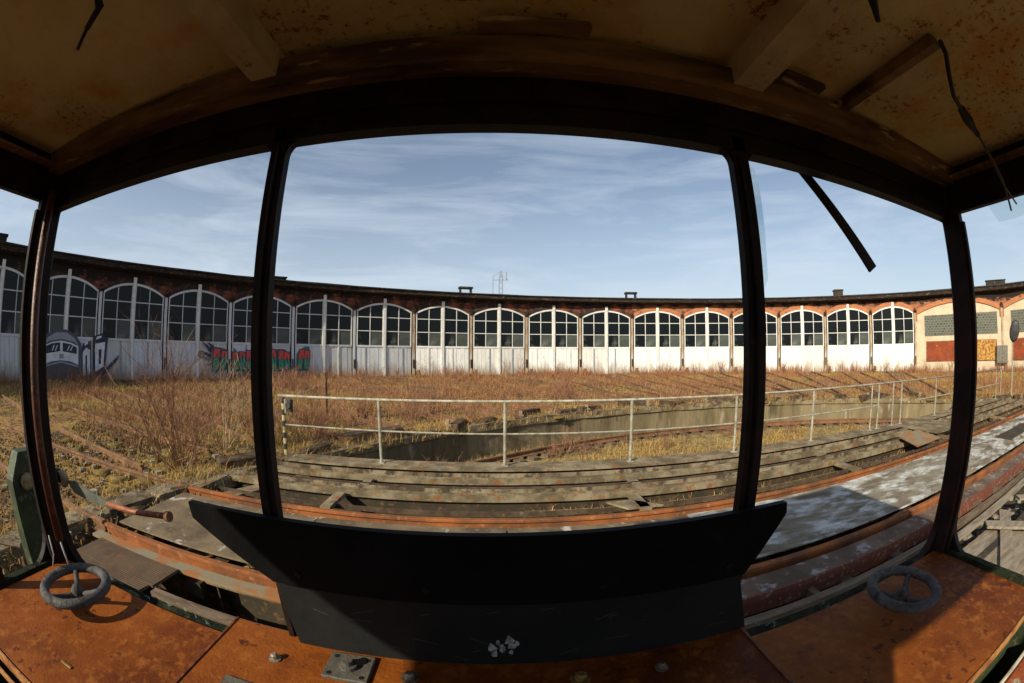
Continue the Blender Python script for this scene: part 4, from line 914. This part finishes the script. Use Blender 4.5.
# dangling flat bar
o = MB(); o.prism([(.711 - .02, 2.22), (.745 - .015, 2.22), (.991, 1.979), (.958, 1.960)], .722, .728); o = fixn(o.build('wiper_bar', 'black')); tag(o, 'black flat bar dangling diagonally from the cab header over the right window', 'bar')
# the black board on the window ledge
BD = empty('black_board', (0, .62, 1.16), label='large black board with clipped corners leaning against the two middle posts', cat='board')
b = MB(); b.prism([(-.60, 1.428 - 1.16), (-.605, 1.461 - 1.16), (.553, 1.467 - 1.16), (.557, 1.444 - 1.16), (.475, 1.325 - 1.16), (-.42, 1.325 - 1.16)], -.014, .0); fixn(b.build('panel', 'black_board', BD))
b = MB(); b.prism([(-.405, .0), (-.43, .168), (.472, .168), (.528, .0)], .004, .02); fixn(b.build('lower_panel', 'board_grey', BD))
b = MB()
for (x, z, s_) in ((-.012, .045, .012), (-.008, .03, .01), (.0, .06, .006), (.008, .042, .008), (.02, .065, .012), (.026, .05, .010), (.024, .035, .006), (.035, .058, .006), (.006, .052, .006)):
    b.add([(x + s_ * cos(a) * rng.uniform(.5, 1), .0025, z + s_ * sin(a) * rng.uniform(.6, 1.6)) for a in np.arange(0, 6.2, .9)], [tuple(range(7))])
b.build('paint_scrape', 'scrape', BD)
b = MB()
for x in (-.36, -.12, .18, .43): b.lathe([(.006, -.018), (.006, -.0155), (.003, -.0142)], (x, 0, .195), 8, 'y')
each(b, 'rivet', 'black', BD)
b = MB()
for k in range(26):
    x = rng.uniform(-.36, .46); z = rng.uniform(.02, .15); a = rng.uniform(-.5, .5) + (1.57 if k % 4 == 0 else 0); l_ = rng.uniform(.006, .05)
    b.add([(x, .0030, z), (x + l_ * cos(a), .0030, z + l_ * sin(a)), (x + l_ * cos(a), .0030, z + l_ * sin(a) + .0012), (x, .0030, z + .0016)], [(0, 1, 2, 3)])
b.build('scratches', 'scratch', BD)['kind'] = 'stuff'

# desks
def wheel_on(parent, x, y, z, R_, rot):
    t = MB(); n = 36; q = 10; v = []; rt = .0138
    for i in range(n):
        a = 2 * PI * i / n
        for j in range(q):
            c = 2 * PI * j / q; rr_ = R_ + rt * cos(c) * 1.12; v.append((rr_ * cos(a), rr_ * sin(a), rt * sin(c)))
    t.add(v, [(i * q + j, ((i + 1) % n) * q + j, ((i + 1) % n) * q + (j + 1) % q, i * q + (j + 1) % q) for i in range(n) for j in range(q)])
    w = t.build('hand_wheel', 'wheel', parent, smooth=True, loc=(x, y, z), rz=rot)
    for k in range(3):
        a = 2 * PI * k / 3; t = MB(); t.tube([(.0, 0, -.026), (.03 * cos(a), .03 * sin(a), -.024), (R_ * .7 * cos(a), R_ * .7 * sin(a), -.010), (R_ * cos(a), R_ * sin(a), 0)], [.011, .010, .008, .011], 8); t.build('spoke', 'wheel', w, smooth=True)
    t = MB(); t.lathe([(.016, -.055), (.020, -.036), (.022, -.018), (.016, -.008), (.009, .0), (.003, .002)], n=14); t.build('hub', 'wheel', w, smooth=True)
    return w
def desk(name, x0, x1, y0, y1, z, label, th=.03):
    t = empty(name, ((x0 + x1) / 2, (y0 + y1) / 2, 0), label=label, cat='control desk'); cx, cy = (x0 + x1) / 2, (y0 + y1) / 2
    b = MB(); b.cbox(x0 - cx, x1 - cx, y0 - cy, y1 - cy, z - th, z, .004); fixn(b.build('desk_top', 'desk', t))
    b = MB(); b.cbox(x0 - cx + .02, x1 - cx - .02, y0 - cy + .02, y1 - cy - .01, -.02, z - th - .002, .004); fixn(b.build('cabinet_body', 'green_post', t))
    return t, cx, cy
ZD = 1.10
t, cx, cy = desk('control_desk', CL + .005, -.56, .20, .648, ZD, 'rusty orange desk top with a grey hand wheel, at the left of the cab')
b = MB(); b.cbox(CL + .005 - cx, -.56 - cx, .19 - cy, .197 - cy, ZD - .04, ZD + .004, .001); b.cbox(CL + .005 - cx, -.56 - cx, .165 - cy, .172 - cy, ZD - .06, ZD - .03, .001); fixn(b.build('edge_strip', 'desk_edge', t))
wheel_on(t, -1.085 - cx, .515 - cy, 1.152, .101, 2.5)
b = MB(); b.cbox(-.90 - .02 - cx, -.88 - cx, .305 - cy, .312 - cy, ZD, ZD + .004, .001); fixn(b.build('latch', 'brass', t))
t, cx, cy = desk('control_desk', .545, CRX - .005, .185, .648, ZD, 'rusty orange desk top with a grey hand wheel, at the right of the cab')
b = MB(); b.cbox(.56 - cx, CRX - .005 - cx, .178 - cy, .184 - cy, ZD - .03, ZD + .002, .001); fixn(b.build('edge_strip', 'desk_edge', t))
wheel_on(t, 1.010 - cx, .520 - cy, 1.155, .100, .5)
t, cx, cy = desk('centre_desk', -.583, .520, .30, .655, 1.16, 'raised rusty desk with bolts and a square plate, at the middle of the cab')
t['category'] = 'control desk'
def bolt(x, y, r, m, nm='bolt'):
    b = MB(); b.lathe([(r * 1.7, 1.1605), (r * 1.7, 1.163), (r, 1.164), (r, 1.172), (r * .6, 1.175)], (x - cx, y - cy, 0), 10); fixn(b.build(nm, m, t))
b = MB(); b.cbox(-.5845 - cx, -.578 - cx, .305 - cy, .654 - cy, 1.125, 1.163, .001); b.cbox(.514 - cx, .5215 - cx, .305 - cy, .654 - cy, 1.125, 1.163, .001); each(b, 'edge_strip', 'lip_shade', t)  # dark lip strips standing in for shading down the raised desk's sides
bolt(-.433, .555, .008, 'bolt'); bolt(-.162, .571, .010, 'bolt'); bolt(.148, .568, .012, 'brass'); bolt(.304, .563, .008, 'bolt')
b = MB(); b.cbox(-.325 - cx, -.235 - cx, .535 - cy, .612 - cy, 1.161, 1.168, .002); b.lathe([(.018, 1.169), (.018, 1.176), (.011, 1.177), (.011, 1.188)], (-.28 - cx, .572 - cy, 0), 12)
b.cur = 1
for dx in (-.032, .032):
    for dy in (-.026, .026): b.lathe([(.005, 1.1682), (.005, 1.1690)], (-.28 - cx + dx, .572 - cy + dy, 0), 8)
fixn(b.build('cover_plate', ['grey_metal', 'wire'], t))
b = MB(); b.cbox(-.50 - cx, -.40 - cx, .40 - cy, .468 - cy, 1.161, 1.165, .002); fixn(b.build('cover_plate', 'grey_metal', t))
# peeling side cupboard behind the right desk
b = MB(); b.cbox(-.25, .25, -.2, .2, -.55, 0, .01); o = fixn(b.build('side_cupboard', 'rustpaint')); o.location = (1.16, -.07, .93); tag(o, 'low cupboard with peeling red and cream paint behind the right desk', 'cupboard')
b = MB(); b.cbox(-.262, .262, .201, .212, -.02, .012, .003); fixn(b.build('edge_strip', 'white_line', o))
# lever arm outside the left corner
LV = empty('brake_lever', (-1.75, .75, 0), label='green post with a lever arm ending in a copper rod, outside the left corner', cat='lever')
b = MB(); b.prism([(-.13, -.1), (.13, -.1), (.10, 1.30), (.04, 1.38), (-.06, 1.38), (-.11, 1.28)], -.035, .035, 'x'); fixn(b.build('post', 'green_post', LV))
b = MB(); b.lathe([(.030, 0), (.034, .010), (.02, .018)], (.036, -.04, 1.27), 16, 'x'); b.build('pivot_cap', 'knob', LV, smooth=True)
b = MB(); b.tube([(.0, .13, 1.255), (.05, .15, 1.25)], .03, 8); b.build('pivot', 'black', LV)
b = MB(); b.lathe([(.020, -.014), (.034, -.012), (.036, 0), (.030, .010), (.01, .013)], (.065, .14, 1.25), 18, 'y'); b.build('knob', 'knob', LV, smooth=True)
b = MB(); b.prism([(.09, 1.245), (.16, 1.255), (.42, 1.222), (.42, 1.208), (.30, 1.195), (.14, 1.205)], .142, .150); fixn(b.build('blade', 'blade', LV))
b = MB(); b.tube([(.39, .146, 1.215), (.55, .147, 1.222), (.735, .15, 1.245)], .0105, 10); b.build('rod', 'copper', LV, smooth=True)
b = MB(); b.tube([(.735, .15, 1.245), (.750, .15, 1.247)], .017, 12); b.build('rod_cap', 'rail_dull', LV)
# leaning pale bars on the far left
t = MB(); t.tube([(-5.6, .75, .0), (-4.25, 1.5, -.02)], .03, 7); o = t.build('scrap_pipe', 'timber'); tag(o, 'pale scrap pipe lying on the ground at the far left outside the cab', 'pipe')

# ------------------------------------------------------------------ world, sun, camera
sun_dir = Vector((-2.74, -2.84, 2.30)).normalized()
elev = math.asin(sun_dir.z)
w = bpy.data.worlds.new('World'); S.world = w; w.use_nodes = True; nt = w.node_tree; N = nt.nodes; L = nt.links
bg = N['Background']; bg.inputs[1].default_value = .112
sky = N.new('ShaderNodeTexSky'); sky.sky_type = 'NISHITA'; sky.sun_disc = False; sky.sun_elevation = elev; sky.sun_rotation = math.atan2(sun_dir.x, sun_dir.y); sky.air_density = 1.0; sky.dust_density = 1.2; sky.ozone_density = 1.0; sky.altitude = 100
tc = N.new('ShaderNodeTexCoord'); mp = N.new('ShaderNodeMapping'); mp.inputs['Scale'].default_value = (1.0, 1.3, 7); mp.inputs['Rotation'].default_value = (.06, .05, .3)
L.new(tc.outputs['Generated'], mp.inputs[0]); nn = N.new('ShaderNodeTexNoise'); nn.inputs['Scale'].default_value = 2.1; nn.inputs['Detail'].default_value = 9; nn.inputs['Roughness'].default_value = .6; nn.inputs['Distortion'].default_value = .5
L.new(mp.outputs[0], nn.inputs['Vector']); mr = N.new('ShaderNodeMapRange'); mr.inputs[1].default_value = .42; mr.inputs[2].default_value = .78; mr.inputs[3].default_value = .08; mr.inputs[4].default_value = .60; L.new(nn.outputs[0], mr.inputs[0])
mx = N.new('ShaderNodeMix'); mx.data_type = 'RGBA'; sz = N.new('ShaderNodeSeparateXYZ'); L.new(tc.outputs['Generated'], sz.inputs[0]); hz = N.new('ShaderNodeMapRange'); hz.inputs[1].default_value = .0; hz.inputs[2].default_value = .42; hz.inputs[3].default_value = .62; hz.inputs[4].default_value = .06; L.new(sz.outputs[2], hz.inputs[0])
ax = N.new('ShaderNodeMath'); ax.operation = 'ADD'; ax.use_clamp = True; L.new(mr.outputs[0], ax.inputs[0]); L.new(hz.outputs[0], ax.inputs[1]); L.new(ax.outputs[0], mx.inputs[0]); L.new(sky.outputs[0], mx.inputs[6]); mx.inputs[7].default_value = (6.0, 6.9, 7.9, 1)
L.new(mx.outputs[2], bg.inputs[0])
sd = bpy.data.lights.new('Sun', 'SUN'); sd.energy = 6.4; sd.angle = math.radians(.55); sd.color = (1, .92, .72)
so = bpy.data.objects.new('Sun', sd); COL.objects.link(so); so.rotation_euler = sun_dir.to_track_quat('Z', 'Y').to_euler()
cd = bpy.data.cameras.new('Camera'); cam = bpy.data.objects.new('Camera', cd); COL.objects.link(cam); S.camera = cam
cd.type = 'PANO'; cd.sensor_width = 36; cd.clip_start = .01; cd.clip_end = 3000
FL = 408.9 * 36 / 1024
cd.panorama_type = 'FISHEYE_LENS_POLYNOMIAL'; cd.fisheye_fov = math.radians(200)
cd.fisheye_polynomial_k0 = 0; cd.fisheye_polynomial_k1 = -1 / FL; cd.fisheye_polynomial_k2 = 0; cd.fisheye_polynomial_k3 = 0; cd.fisheye_polynomial_k4 = 0
cam.matrix_world = Matrix.Translation((0, 0, 1.76)) @ Matrix.Rotation(math.radians(-2.2), 4, 'Z') @ Matrix.Rotation(math.radians(91.31), 4, 'X') @ Matrix.Rotation(math.radians(.15), 4, 'Z')
S.render.engine = 'CYCLES'
S.cycles.use_denoising = True
S.cycles.max_bounces = 6
S.view_settings.view_transform = 'Standard'; S.view_settings.look = 'None'; S.view_settings.exposure = 0
